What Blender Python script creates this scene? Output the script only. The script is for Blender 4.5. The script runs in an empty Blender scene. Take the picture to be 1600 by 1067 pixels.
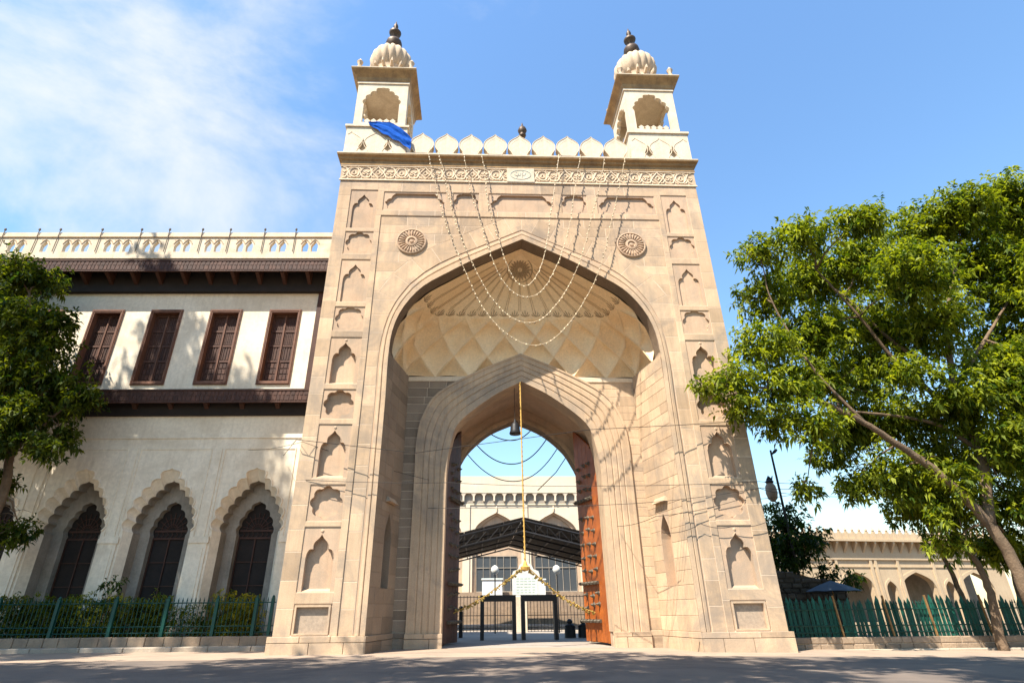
import bpy, math, random
import numpy as np
from mathutils import Vector, Matrix
from mathutils.geometry import delaunay_2d_cdt

random.seed(11)
RNG = np.random.default_rng(5)
S = bpy.context.scene
R = math.radians

# ------------------------------------------------------------------ camera
def make_camera():
    pitch, yaw, roll = 0.45191, 0.041849, -0.009377
    cy, sy, cp, sp = math.cos(yaw), math.sin(yaw), math.cos(pitch), math.sin(pitch)
    f = Vector((sy * cp, cy * cp, sp)); r0 = Vector((cy, -sy, 0)); u0 = r0.cross(f)
    c, s = math.cos(roll), math.sin(roll)
    r = r0 * c + u0 * s; u = u0 * c - r0 * s
    cam = bpy.data.cameras.new('camera'); ob = bpy.data.objects.new('camera', cam)
    S.collection.objects.link(ob)
    m = Matrix.Identity(4)
    for i in range(3):
        m[i][0] = r[i]; m[i][1] = u[i]; m[i][2] = -f[i]; m[i][3] = (-2.46855, -26.0, 1.5)[i]
    ob.matrix_world = m
    cam.sensor_width = 36; cam.lens = 868.69 / 1600 * 36; cam.shift_x = 20.4 / 1600
    cam.clip_start = 0.1; cam.clip_end = 3000
    S.camera = ob
make_camera()

# ------------------------------------------------------------------ sky and sun
SUN_EL, SUN_AZ = 56.0, 223.2          # light travels (+2.82, +3.0, -6.12)
def make_world():
    w = bpy.data.worlds.new('World'); S.world = w; w.use_nodes = True
    nt = w.node_tree; n = nt.nodes; l = nt.links; n.clear()
    out = n.new('ShaderNodeOutputWorld'); bg = n.new('ShaderNodeBackground'); bg.inputs[1].default_value = 0.106
    sky = n.new('ShaderNodeTexSky'); sky.sky_type = 'NISHITA'; sky.sun_disc = False
    sky.sun_elevation = R(SUN_EL); sky.sun_rotation = R(SUN_AZ)
    sky.air_density = 1.95; sky.dust_density = 0.1; sky.ozone_density = 10.0
    tc = n.new('ShaderNodeTexCoord')
    mp = n.new('ShaderNodeMapping'); mp.inputs['Location'].default_value = (0.35, 0.1, 0.0)
    mp.inputs['Scale'].default_value = (1.0, 1.0, 1.7)
    nz = n.new('ShaderNodeTexNoise'); nz.inputs['Scale'].default_value = 2.6; nz.inputs['Detail'].default_value = 9; nz.inputs['Roughness'].default_value = 0.58; nz.inputs['Distortion'].default_value = 0.35
    l.new(tc.outputs['Generated'], mp.inputs[0]); l.new(mp.outputs[0], nz.inputs['Vector'])
    # a bank of thin cloud to the north-west, clear elsewhere
    dot = n.new('ShaderNodeVectorMath'); dot.operation = 'DOT_PRODUCT'; dot.inputs[1].default_value = (-0.53, 0.64, 0.555)
    l.new(tc.outputs['Generated'], dot.inputs[0])
    mr = n.new('ShaderNodeMapRange'); mr.inputs[1].default_value = 0.86; mr.inputs[2].default_value = 1.0; mr.inputs[3].default_value = -0.15; mr.inputs[4].default_value = 0.125
    l.new(dot.outputs['Value'], mr.inputs[0])
    add = n.new('ShaderNodeMath'); add.operation = 'ADD'; l.new(nz.outputs[0], add.inputs[0]); l.new(mr.outputs[0], add.inputs[1])
    ramp = n.new('ShaderNodeValToRGB'); ramp.color_ramp.interpolation = 'EASE'
    ramp.color_ramp.elements[0].position = 0.44; ramp.color_ramp.elements[0].color = (0, 0, 0, 1)
    ramp.color_ramp.elements[1].position = 0.80; ramp.color_ramp.elements[1].color = (0.85, 0.85, 0.85, 1)
    l.new(add.outputs[0], ramp.inputs[0])
    mx = n.new('ShaderNodeMix'); mx.data_type = 'RGBA'
    mx.inputs[7].default_value = (4.2, 4.2, 4.15, 1)
    l.new(ramp.outputs[0], mx.inputs[0]); l.new(sky.outputs[0], mx.inputs[6])
    l.new(mx.outputs[2], bg.inputs[0]); l.new(bg.outputs[0], out.inputs[0])
make_world()
sl = bpy.data.lights.new('sun', 'SUN'); sl.energy = 5.0; sl.angle = R(0.5); sl.color = (1.0, 0.92, 0.80)
so = bpy.data.objects.new('sun', sl); S.collection.objects.link(so)
so.rotation_euler = Vector((2.82, 3.0, -6.12)).to_track_quat('-Z', 'Y').to_euler()
S.view_settings.view_transform = 'Standard'; S.view_settings.look = 'None'
S.view_settings.gamma = 1; S.view_settings.use_curve_mapping = False
S.view_settings.exposure = 1.28

# ------------------------------------------------------------------ materials
def mat(name, col, col2=None, rough=0.85, scale=1.2, fine=14.0, mix=0.5, tone=0.0, bump=0.25, bumpscale=30, streak=0.0, dirt=None, metal=0.0, detail=6, spec=0.3, patch=None, bdist=0.02):
    m = bpy.data.materials.new(name); m.use_nodes = True
    nt = m.node_tree; n = nt.nodes; l = nt.links
    b = n['Principled BSDF']; b.inputs['Roughness'].default_value = rough; b.inputs['Metallic'].default_value = metal
    b.inputs['Specular IOR Level'].default_value = spec
    col2 = col2 or tuple(c * 0.75 for c in col)
    tc = n.new('ShaderNodeTexCoord')
    n1 = n.new('ShaderNodeTexNoise'); n1.inputs['Scale'].default_value = scale; n1.inputs['Detail'].default_value = detail; n1.inputs['Roughness'].default_value = 0.65
    l.new(tc.outputs['Object'], n1.inputs['Vector'])
    r1 = n.new('ShaderNodeMapRange'); r1.inputs[1].default_value = 0.32; r1.inputs[2].default_value = 0.68
    l.new(n1.outputs[0], r1.inputs[0])
    mx = n.new('ShaderNodeMix'); mx.data_type = 'RGBA'; mx.inputs[6].default_value = (*col, 1); mx.inputs[7].default_value = (*col2, 1)
    ml = n.new('ShaderNodeMath'); ml.operation = 'MULTIPLY'; ml.inputs[1].default_value = mix
    l.new(r1.outputs[0], ml.inputs[0]); l.new(ml.outputs[0], mx.inputs[0])
    cur = mx.outputs[2]
    def mulcol(cur, fac_socket):
        k = n.new('ShaderNodeVectorMath'); k.operation = 'SCALE'
        l.new(cur, k.inputs[0]); l.new(fac_socket, k.inputs['Scale']); return k.outputs[0]
    n2 = n.new('ShaderNodeTexNoise'); n2.inputs['Scale'].default_value = fine; n2.inputs['Detail'].default_value = 4; n2.inputs['Roughness'].default_value = 0.7
    l.new(tc.outputs['Object'], n2.inputs['Vector'])
    r2 = n.new('ShaderNodeMapRange'); r2.inputs[1].default_value = 0.25; r2.inputs[2].default_value = 0.75; r2.inputs[3].default_value = 0.84; r2.inputs[4].default_value = 1.14
    l.new(n2.outputs[0], r2.inputs[0]); cur = mulcol(cur, r2.outputs[0])
    if streak:
        mp = n.new('ShaderNodeMapping'); mp.inputs['Scale'].default_value = (2.6, 2.6, 0.16)
        l.new(tc.outputs['Object'], mp.inputs[0])
        n3 = n.new('ShaderNodeTexNoise'); n3.inputs['Scale'].default_value = 1.6; n3.inputs['Detail'].default_value = 7; n3.inputs['Roughness'].default_value = 0.7
        l.new(mp.outputs[0], n3.inputs['Vector'])
        r3 = n.new('ShaderNodeMapRange'); r3.inputs[1].default_value = 0.48; r3.inputs[2].default_value = 0.80; r3.inputs[3].default_value = 0.0; r3.inputs[4].default_value = streak
        l.new(n3.outputs[0], r3.inputs[0])
        m3 = n.new('ShaderNodeMix'); m3.data_type = 'RGBA'; m3.inputs[7].default_value = (*(dirt or (0.16, 0.12, 0.09)), 1)
        l.new(r3.outputs[0], m3.inputs[0]); l.new(cur, m3.inputs[6]); cur = m3.outputs[2]
    if patch:
        pc, pw, ps = patch
        n4 = n.new('ShaderNodeTexNoise'); n4.inputs['Scale'].default_value = ps; n4.inputs['Detail'].default_value = 9; n4.inputs['Roughness'].default_value = 0.72; n4.inputs['Distortion'].default_value = 0.6
        l.new(tc.outputs['Object'], n4.inputs['Vector'])
        r5 = n.new('ShaderNodeMapRange'); r5.inputs[1].default_value = 0.46; r5.inputs[2].default_value = 0.64; r5.inputs[4].default_value = pw
        l.new(n4.outputs[0], r5.inputs[0])
        m4 = n.new('ShaderNodeMix'); m4.data_type = 'RGBA'; m4.inputs[7].default_value = (*pc, 1)
        l.new(r5.outputs[0], m4.inputs[0]); l.new(cur, m4.inputs[6]); cur = m4.outputs[2]
    if tone:
        at = n.new('ShaderNodeAttribute'); at.attribute_name = 'tone'
        r4 = n.new('ShaderNodeMapRange'); r4.inputs[3].default_value = 1 - tone; r4.inputs[4].default_value = 1 + tone
        l.new(at.outputs['Fac'], r4.inputs[0]); cur = mulcol(cur, r4.outputs[0])
    l.new(cur, b.inputs['Base Color'])
    if bump:
        n5 = n.new('ShaderNodeTexNoise'); n5.inputs['Scale'].default_value = bumpscale; n5.inputs['Detail'].default_value = 5
        l.new(tc.outputs['Object'], n5.inputs['Vector'])
        bp = n.new('ShaderNodeBump'); bp.inputs['Strength'].default_value = bump; bp.inputs['Distance'].default_value = bdist
        l.new(n5.outputs[0], bp.inputs['Height']); l.new(bp.outputs[0], b.inputs['Normal'])
    return m

def leafmat(name, dark, light):
    m = bpy.data.materials.new(name); m.use_nodes = True
    nt = m.node_tree; n = nt.nodes; l = nt.links
    b = n['Principled BSDF']; b.inputs['Roughness'].default_value = 0.55; b.inputs['Specular IOR Level'].default_value = 0.22
    at = n.new('ShaderNodeAttribute'); at.attribute_name = 'tone'
    mx = n.new('ShaderNodeMix'); mx.data_type = 'RGBA'; mx.inputs[6].default_value = (*dark, 1); mx.inputs[7].default_value = (*light, 1)
    l.new(at.outputs['Fac'], mx.inputs[0]); l.new(mx.outputs[2], b.inputs['Base Color'])
    tr = n.new('ShaderNodeBsdfTranslucent'); sc = n.new('ShaderNodeVectorMath'); sc.operation = 'MULTIPLY'; sc.inputs[1].default_value = (1.9, 1.8, 0.5)
    l.new(mx.outputs[2], sc.inputs[0]); l.new(sc.outputs[0], tr.inputs[0])
    ms = n.new('ShaderNodeMixShader'); ms.inputs[0].default_value = 0.42
    l.new(b.outputs[0], ms.inputs[1]); l.new(tr.outputs[0], ms.inputs[2])
    l.new(ms.outputs[0], n['Material Output'].inputs['Surface'])
    return m

M = dict(
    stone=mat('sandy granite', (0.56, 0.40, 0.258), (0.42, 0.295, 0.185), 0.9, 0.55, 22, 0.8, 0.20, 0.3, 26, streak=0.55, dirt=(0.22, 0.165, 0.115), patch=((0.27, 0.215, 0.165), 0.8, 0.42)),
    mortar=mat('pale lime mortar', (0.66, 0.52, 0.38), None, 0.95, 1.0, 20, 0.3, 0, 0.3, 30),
    shadestone=mat('shade toned granite', (0.30, 0.225, 0.155), (0.21, 0.155, 0.11), 0.9, 0.7, 24, 0.8, 0.22, 0.35, 24, streak=0.2, dirt=(0.12, 0.09, 0.07)),  # darker copy of the gateway granite, shade put into its colour
    panel=mat('dressed pinkish granite', (0.52, 0.365, 0.245), (0.40, 0.275, 0.18), 0.9, 0.8, 24, 0.6, 0.1, 0.3, 26, streak=0.4, dirt=(0.22, 0.16, 0.11), patch=((0.30, 0.24, 0.18), 0.7, 0.5)),
    speckle=mat('speckled granite slab', (0.42, 0.32, 0.23), (0.25, 0.20, 0.15), 0.85, 9, 40, 0.8, 0, 0.2, 50),
    plaster=mat('cream lime plaster', (0.66, 0.565, 0.43), (0.56, 0.455, 0.32), 0.9, 0.6, 12, 0.5, 0.06, 0.15, 20, streak=0.4, dirt=(0.36, 0.26, 0.17), patch=((0.40, 0.31, 0.21), 0.5, 0.7)),
    frieze=mat('carved cream stone', (0.74, 0.60, 0.43), (0.58, 0.44, 0.29), 0.9, 1.5, 14, 0.6, 0, 0.15, 22, streak=0.15, dirt=(0.35, 0.26, 0.18)),
    friezeback=mat('carved ground stone', (0.52, 0.39, 0.26), None, 0.95, 1.5, 14, 0.6, 0, 0.2, 22),
    cornice=mat('weathered brown cornice', (0.42, 0.26, 0.115), (0.22, 0.135, 0.07), 0.9, 1.5, 10, 0.8, 0, 0.3, 18, streak=0.5, dirt=(0.10, 0.075, 0.05)),
    vault=mat('ivory vault plaster', (0.92, 0.70, 0.43), (0.84, 0.59, 0.33), 0.85, 0.5, 9, 0.6, 0.05, 0.08, 16, streak=0.1, dirt=(0.4, 0.28, 0.16)),
    vaultline=mat('brown vault rib', (0.44, 0.31, 0.18), None, 0.9),
    whitewall=mat('cream white limewash', (0.82, 0.725, 0.57), (0.68, 0.585, 0.44), 0.92, 0.45, 5, 0.6, 0, 0.04, 9, streak=0.36, dirt=(0.40, 0.31, 0.21), patch=((0.54, 0.44, 0.31), 0.6, 0.22)),
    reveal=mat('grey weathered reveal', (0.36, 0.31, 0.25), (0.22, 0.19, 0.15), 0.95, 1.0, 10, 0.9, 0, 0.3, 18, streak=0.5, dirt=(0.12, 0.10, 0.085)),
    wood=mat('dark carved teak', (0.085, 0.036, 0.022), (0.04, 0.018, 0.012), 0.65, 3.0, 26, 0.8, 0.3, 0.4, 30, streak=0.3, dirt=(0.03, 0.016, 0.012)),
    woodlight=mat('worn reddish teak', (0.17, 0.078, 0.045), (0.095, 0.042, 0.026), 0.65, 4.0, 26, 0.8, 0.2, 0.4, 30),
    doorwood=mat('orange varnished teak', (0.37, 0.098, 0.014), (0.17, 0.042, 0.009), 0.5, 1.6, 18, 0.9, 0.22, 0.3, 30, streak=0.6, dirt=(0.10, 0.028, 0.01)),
    iron=mat('pitted iron', (0.17, 0.145, 0.11), (0.07, 0.06, 0.045), 0.55, 6, 30, 0.8, 0, 0.3, 40, metal=0.5),
    black=mat('black painted steel', (0.012, 0.012, 0.014), (0.022, 0.022, 0.024), 0.5, 2, 20, 0.5, 0, 0.1),
    roofsheet=mat('dark roofing sheet', (0.006, 0.006, 0.007), (0.012, 0.012, 0.013), 0.7, 0.8, 9, 0.7, 0.3, 0.1),
    dark=mat('unlit interior and eaves', (0.020, 0.016, 0.014), (0.032, 0.024, 0.020), 0.9, 1.5, 9, 0.8),
    green=mat('dark green railing paint', (0.004, 0.052, 0.038), (0.003, 0.032, 0.026), 0.45, 4, 24, 0.7, 0.25, 0.15),
    green2=mat('teal green picket paint', (0.010, 0.105, 0.070), (0.004, 0.045, 0.035), 0.6, 5, 22, 0.8, 0.4, 0.2),
    rust=mat('rusty ochre post', (0.30, 0.17, 0.06), (0.13, 0.07, 0.03), 0.8, 5, 20, 0.9, 0, 0.3),
    arcade=mat('warm arcade stucco', (0.50, 0.385, 0.25), (0.40, 0.29, 0.18), 0.92, 0.5, 8, 0.6, 0, 0.1, 12, streak=0.3, dirt=(0.25, 0.18, 0.12)),
    hall=mat('pale hall stone', (0.64, 0.54, 0.41), (0.54, 0.44, 0.31), 0.92, 0.4, 8, 0.6, 0, 0.1, 12, streak=0.25, dirt=(0.34, 0.27, 0.19)),
    kerb=mat('kerb stone', (0.40, 0.33, 0.25), (0.28, 0.23, 0.18), 0.95, 1.5, 14, 0.7, 0.2, 0.3, 18, streak=0.3, dirt=(0.16, 0.13, 0.10)),
    block=mat('rough boundary block', (0.31, 0.225, 0.15), (0.19, 0.14, 0.10), 0.95, 1.3, 12, 0.8, 0.28, 0.4, 14, bdist=0.04),
    rubble=mat('dark rubble', (0.075, 0.065, 0.055), (0.045, 0.04, 0.035), 0.95, 2, 10, 0.8, 0.45, 0.5, 12, bdist=0.05),
    bark=mat('grey brown bark', (0.20, 0.135, 0.085), (0.10, 0.07, 0.045), 0.95, 2.4, 14, 0.9, 0, 0.8, 14, streak=0.4, dirt=(0.06, 0.045, 0.035), bdist=0.05),
    wire=mat('cable rubber', (0.03, 0.026, 0.022), None, 0.7, bump=0),
    bulb=mat('clouded bulb glass', (0.52, 0.405, 0.25), (0.32, 0.24, 0.14), 0.5, 30, 40, 0.8, 0.4, bump=0, spec=0.3),
    rope=mat('gold rope', (0.62, 0.38, 0.09), (0.4, 0.23, 0.06), 0.6, 9, 30, 0.7, bump=0.2),
    flower=mat('marigold', (0.34, 0.235, 0.05), (0.15, 0.13, 0.06), 0.8, 9, 30, 0.7, 0.45, bump=0),
    white=mat('white board', (0.66, 0.65, 0.61), (0.56, 0.55, 0.51), 0.6, 1, 9, 0.4, 0, 0.05),
    palegreen=mat('pale green board', (0.66, 0.72, 0.66), None, 0.6, bump=0),
    ink=mat('grey print', (0.30, 0.38, 0.34), None, 0.7, bump=0),
    blue=mat('royal blue tarpaulin', (0.006, 0.085, 0.40), (0.004, 0.05, 0.27), 0.9, 2, 14, 0.6, 0, 0.15, spec=0.1),
    umb=mat('slate blue parasol cloth', (0.055, 0.075, 0.10), None, 0.7, bump=0.1),
    domestone=mat('fluted dome plaster', (0.60, 0.47, 0.33), (0.42, 0.31, 0.21), 0.9, 1.2, 12, 0.8, 0, 0.2, 20, streak=0.45, dirt=(0.2, 0.15, 0.1)),
    finial=mat('tarnished bronze', (0.10, 0.065, 0.04), (0.045, 0.03, 0.02), 0.5, 4, 20, 0.7, 0, 0.2, metal=0.3),
    soil=mat('dry garden soil', (0.16, 0.115, 0.075), (0.10, 0.07, 0.045), 1.0, 1.5, 14, 0.8, 0, 0.5, 10),
    leaf_r=leafmat('bright tree leaf', (0.036, 0.072, 0.008), (0.29, 0.325, 0.026)),
    leaf_l=leafmat('deep green leaf', (0.016, 0.04, 0.008), (0.16, 0.185, 0.014)),
    leaf_d=leafmat('dark leaf', (0.012, 0.034, 0.008), (0.05, 0.085, 0.014)),
    leaf_h=leafmat('hedge leaf', (0.035, 0.065, 0.008), (0.20, 0.21, 0.02)),
    leaf_y=leafmat('yellow green hedge leaf', (0.10, 0.12, 0.012), (0.34, 0.30, 0.03)),
)
def glassmat():
    m = bpy.data.materials.new('dusty window glass'); m.use_nodes = True
    b = m.node_tree.nodes['Principled BSDF']; b.inputs['Base Color'].default_value = (0.055, 0.062, 0.066, 1); b.inputs['Roughness'].default_value = 0.45; b.inputs['Specular IOR Level'].default_value = 0.25
    return m
M['glass'] = glassmat()

def roadmat():
    m = mat('dusty asphalt', (0.20, 0.155, 0.12), (0.135, 0.108, 0.088), 0.95, 0.25, 34, 0.8, 0, 0.6, 45, patch=((0.095, 0.08, 0.07), 0.8, 0.35))
    return m
M['road'] = roadmat()
M['sunlit_pale'] = mat('pale sunlit strip', (0.36, 0.27, 0.195), (0.28, 0.21, 0.155), 0.95, 0.5, 22, 0.7, 0, 0.4, 40, patch=((0.24, 0.185, 0.14), 0.7, 0.6))  # lighter ground tone: sunlight put into the colour, more bounce for the vault
M['paving'] = mat('worn courtyard paving', (0.34, 0.29, 0.24), (0.26, 0.22, 0.18), 0.95, 0.5, 16, 0.7, 0, 0.3, 30)

# ------------------------------------------------------------------ mesh helpers
COL = S.collection
def tag(o, label=None, cat=None, group=None, kind=None):
    if label: o['label'] = label
    if cat: o['category'] = cat
    if group: o['group'] = group
    if kind: o['kind'] = kind
    return o
def empty(name, loc=(0, 0, 0), rz=0, label=None, cat=None, group=None):
    o = bpy.data.objects.new(name, None); COL.objects.link(o); o.location = loc; o.rotation_euler.z = rz
    o.empty_display_size = 0.3
    return tag(o, label, cat, group)
def link(name, me, m, parent=None, loc=(0, 0, 0), kind=None):
    o = bpy.data.objects.new(name, me); COL.objects.link(o)
    if m and not me.materials: me.materials.append(M[m] if isinstance(m, str) else m)
    if parent: o.parent = parent
    o.location = loc
    if kind: o['kind'] = kind
    return o
class MB:
    def __init__(s, xf=None): s.v = []; s.f = []; s.t = []; s.xf = xf
    def add(s, vs, fs, tone=0.5):
        o = len(s.v)
        if s.xf: vs = [s.xf(p) for p in vs]
        s.v += [tuple(p) for p in vs]; s.f += [tuple(i + o for i in f) for f in fs]; s.t += [tone] * len(vs)
        return s
    def box(s, x0, x1, y0, y1, z0, z1, tone=0.5):
        return s.add([(x0, y0, z0), (x1, y0, z0), (x1, y1, z0), (x0, y1, z0), (x0, y0, z1), (x1, y0, z1), (x1, y1, z1), (x0, y1, z1)],
              [(0, 3, 2, 1), (4, 5, 6, 7), (0, 1, 5, 4), (1, 2, 6, 5), (2, 3, 7, 6), (3, 0, 4, 7)], tone)
    def block(s, q, y0, y1, ch=0.008, tone=0.5):
        """stone: front quad q (x,z)x4 at y0 with chamfer, back at y1"""
        cx = sum(p[0] for p in q) / 4; cz = sum(p[1] for p in q) / 4
        ins = []
        for x, z in q:
            dx, dz = cx - x, cz - z
            ins.append((x + math.copysign(min(ch, abs(dx) * .5), dx), z + math.copysign(min(ch, abs(dz) * .5), dz)))
        vs = [(x, y0, z) for x, z in ins] + [(x, y0 + ch, z) for x, z in q] + [(x, y1, z) for x, z in q]
        fs = [(0, 1, 2, 3)]
        for a in (0, 4):
            for i in range(4):
                j = (i + 1) % 4; fs.append((a + i, a + 4 + i, a + 4 + j, a + j))
        return s.add(vs, fs, tone)
    def prism(s, poly, y0, y1, tone=0.5, back=True):
        return s.plate([poly], y0, y1, tone, back)
    def plate(s, loops, y0, y1, tone=0.5, back=True, sides=True, front=True):
        tv, tf = tri_region(loops)
        if front: s.add([(x, y0, z) for x, z in tv], tf, tone)
        if back: s.add([(x, y1, z) for x, z in tv], [f[::-1] for f in tf], tone)
        if sides:
            for L in loops: s.side(L, y0, y1, tone)
        return s
    def side(s, L, y0, y1, tone=0.5, closed=True):
        k = len(L); vs = [(x, y0, z) for x, z in L] + [(x, y1, z) for x, z in L]
        return s.add(vs, [(i, (i + 1) % k, (i + 1) % k + k, i + k) for i in range(k if closed else k - 1)], tone)
    def strip(s, A, B, tone=0.5, closed=False):
        k = len(A); return s.add(list(A) + list(B), [(i, (i + 1) % k, k + (i + 1) % k, k + i) for i in range(k if closed else k - 1)], tone)
    def tube(s, pts, r, n=6, tone=0.5, caps=True):
        pts = [Vector(p) for p in pts]; k = len(pts)
        rs = r if isinstance(r, (list, tuple)) else [r] * k
        vs = []; up = None
        for i, p in enumerate(pts):
            d = (pts[min(i + 1, k - 1)] - pts[max(i - 1, 0)]).normalized()
            if up is None:
                up = d.orthogonal().normalized()
            else:
                up = (up - d * up.dot(d)); up = up.normalized() if up.length > 1e-6 else d.orthogonal().normalized()
            sd = d.cross(up)
            for j in range(n):
                a = 2 * math.pi * j / n; vs.append(p + (up * math.cos(a) + sd * math.sin(a)) * rs[i])
        fs = [(i * n + j, i * n + (j + 1) % n, (i + 1) * n + (j + 1) % n, (i + 1) * n + j) for i in range(k - 1) for j in range(n)]
        if caps: fs += [tuple(range(n))[::-1], tuple(range((k - 1) * n, k * n))]
        return s.add(vs, fs, tone)
    def lathe(s, prof, c=(0, 0), n=16, lobes=0, depth=0.0, tone=0.5):
        vs = []
        for r, z in prof:
            for j in range(n):
                a = 2 * math.pi * j / n
                rr = r * (1 - depth * (1 - abs(math.cos(a * lobes / 2)) ** 0.6)) if lobes else r
                vs.append((c[0] + rr * math.cos(a), c[1] + rr * math.sin(a), z))
        k = len(prof)
        fs = [(i * n + j, i * n + (j + 1) % n, (i + 1) * n + (j + 1) % n, (i + 1) * n + j) for i in range(k - 1) for j in range(n)]
        fs += [tuple(range(n))[::-1], tuple(range((k - 1) * n, k * n))]
        return s.add(vs, fs, tone)
    def mesh(s, name, smooth=False):
        me = bpy.data.meshes.new(name); me.from_pydata(s.v, [], s.f)
        a = me.attributes.new('tone', 'FLOAT', 'POINT'); a.data.foreach_set('value', s.t)
        if smooth: me.polygons.foreach_set('use_smooth', [True] * len(me.polygons))
        me.update(); return me
    def build(s, name, m, parent=None, smooth=False, loc=(0, 0, 0), kind=None, smooth_angle=None):
        me = s.mesh(name, smooth or bool(smooth_angle))
        o = link(name, me, m, parent, loc, kind)
        if smooth_angle:
            me.set_sharp_from_angle(angle=R(smooth_angle))
        return o

def inside(p, L):
    x, y = p; c = False; j = len(L) - 1
    for i in range(len(L)):
        xi, yi = L[i]; xj, yj = L[j]
        if (yi > y) != (yj > y) and x < (xj - xi) * (y - yi) / (yj - yi) + xi: c = not c
        j = i
    return c
def tri_region(loops):
    pts = []; ed = []
    for L in loops:
        o = len(pts); k = len(L); pts += [Vector(p) for p in L]; ed += [(o + i, o + (i + 1) % k) for i in range(k)]
    v, e, f, *_ = delaunay_2d_cdt(pts, ed, [], 0, 1e-5)
    out = []
    for t in f:
        c = (sum(v[i].x for i in t) / len(t), sum(v[i].y for i in t) / len(t))
        n = sum(inside(c, L) for L in loops)
        if n % 2: out.append(tuple(t))
    return [(p.x, p.y) for p in v], out
def rect(x0, x1, z0, z1): return [(x0, z0), (x1, z0), (x1, z1), (x0, z1)]
def spline(P, n):
    """Catmull-Rom resampled evenly by arc length"""
    P = [Vector(p) for p in P]; Q = [P[0] * 2 - P[1]] + P + [P[-1] * 2 - P[-2]]; out = []
    for i in range(1, len(Q) - 2):
        p0, p1, p2, p3 = Q[i - 1:i + 3]
        for k in range(16):
            t = k / 16
            out.append(0.5 * ((2 * p1) + (p2 - p0) * t + (2 * p0 - 5 * p1 + 4 * p2 - p3) * t * t + (3 * p1 - p0 - 3 * p2 + p3) * t ** 3))
    out.append(P[-1])
    L = [0]
    for a, b in zip(out, out[1:]): L.append(L[-1] + (b - a).length)
    res = []; j = 0
    for k in range(n):
        d = L[-1] * k / (n - 1)
        while j < len(L) - 2 and L[j + 1] < d: j += 1
        u = (d - L[j]) / max(1e-9, L[j + 1] - L[j]); res.append(tuple(out[j].lerp(out[j + 1], u)))
    return res
def arch(P, n=22, foot=0.0):
    """full pointed-arch outline, left foot -> apex -> right foot. P from springing to apex for x>0"""
    h = spline(P, n); right = [(P[0][0], foot)] + h
    left = [(-x, z) for x, z in right]
    return left + right[::-1][1:]
def halfwidth(curve):
    """x of the right half of an arch outline as a function of z"""
    pts = sorted([(z, x) for x, z in curve if x >= -1e-6])
    zs = [p[0] for p in pts]; xs = [p[1] for p in pts]
    return lambda z: float(np.interp(z, zs, xs))
def multifoil(cx, cz, R0, r, n=8, k=7):
    out = []
    for i in range(n * k):
        a = 2 * math.pi * i / (n * k); ph = (a + math.pi / n) % (2 * math.pi / n) - math.pi / n
        rr = R0 * math.cos(ph) + math.sqrt(max(0, r * r - (R0 * math.sin(ph)) ** 2))
        out.append((cx + rr * math.sin(a), cz + rr * math.cos(a)))
    return out
def ogee(cx, z0, zs, w, h=1.02):
    H = [(w, z0), (w, zs)] + spline([(w, zs), (w * .95, zs + .2 * h), (w * .77, zs + .36 * h), (w * .53, zs + .36 * h)], 7)[1:] + \
        spline([(w * .50, zs + .37 * h), (w * .55, zs + .50 * h), (w * .46, zs + .66 * h), (w * .2, zs + .82 * h), (0, zs + h)], 9)[1:]
    right = [(cx + x, z) for x, z in H]; left = [(cx - x, z) for x, z in H]
    return left + right[::-1][1:]
def foil_arch(hw, zs, za, n, bulge, z0, cx=0, k=6):
    H = za - zs
    base = spline([(hw, zs), (hw * .965, zs + .22 * H), (hw * .82, zs + .46 * H), (hw * .52, zs + .70 * H), (hw * .2, zs + .86 * H), (0, zs + .93 * H)], n + 1)
    out = [(hw, z0), (hw, zs)]
    for i in range(n):
        a = Vector(base[i]); b = Vector(base[i + 1])
        if i == n - 1: b = Vector((0, za))
        d = b - a; nrm = Vector((d.y, -d.x)).normalized()
        for j in range(1, k + 1):
            t = j / k; amp = bulge * 4 * t * (1 - t)
            if i == n - 1: amp = bulge * 2.2 * math.sin(math.pi * t) * (1 - t) + bulge * .0
            out.append(tuple(a + d * t + nrm * amp))
    out[-1] = (0, za)
    right = [(cx + x, z) for x, z in out]; left = [(cx - x, z) for x, z in out]
    return left + right[::-1][1:]
def tone(): return min(1, max(0, random.gauss(0.60, 0.17) if random.random() > .15 else random.gauss(.12, .1)))

# ------------------------------------------------------------------ ground
def ground_z(x): return -0.0135 * max(0.0, x - 1.0) if x < 30 else -0.39
def sheet(name, xs, ys, dz, m, kind='structure'):
    b = MB(); k = len(xs)
    b.add([(x, y, ground_z(x) + dz) for y in ys for x in xs], [(j * k + i, j * k + i + 1, (j + 1) * k + i + 1, (j + 1) * k + i) for j in range(len(ys) - 1) for i in range(k - 1)])
    o = b.build(name, m); o['kind'] = kind; return o
XS = [-600, -100, -40, -20, -8, 0, 1, 3, 6, 10, 14, 18, 22, 26, 30, 60, 200, 600]
sheet('ground', XS, [-300, -60, -30, 0, 30, 80, 300, 900], -0.02, 'soil')
sheet('road', [x for x in XS if -200 < x < 100], [-60, -30, -20, -10, -4, 0, 3.05], 0.0, 'road')
sheet('sunlit_strip', [x for x in XS if -45 < x < 60], [-2.4, -1, .3, 3.05], 0.004, 'sunlit_pale')  # pale strip added where the sun falls on the road before the gate
sheet('courtyard_paving', [-9.5, -4, 0, 1, 3, 6, 9.5], [3.05, 9, 20, 40, 70], 0.0, 'paving')

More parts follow.
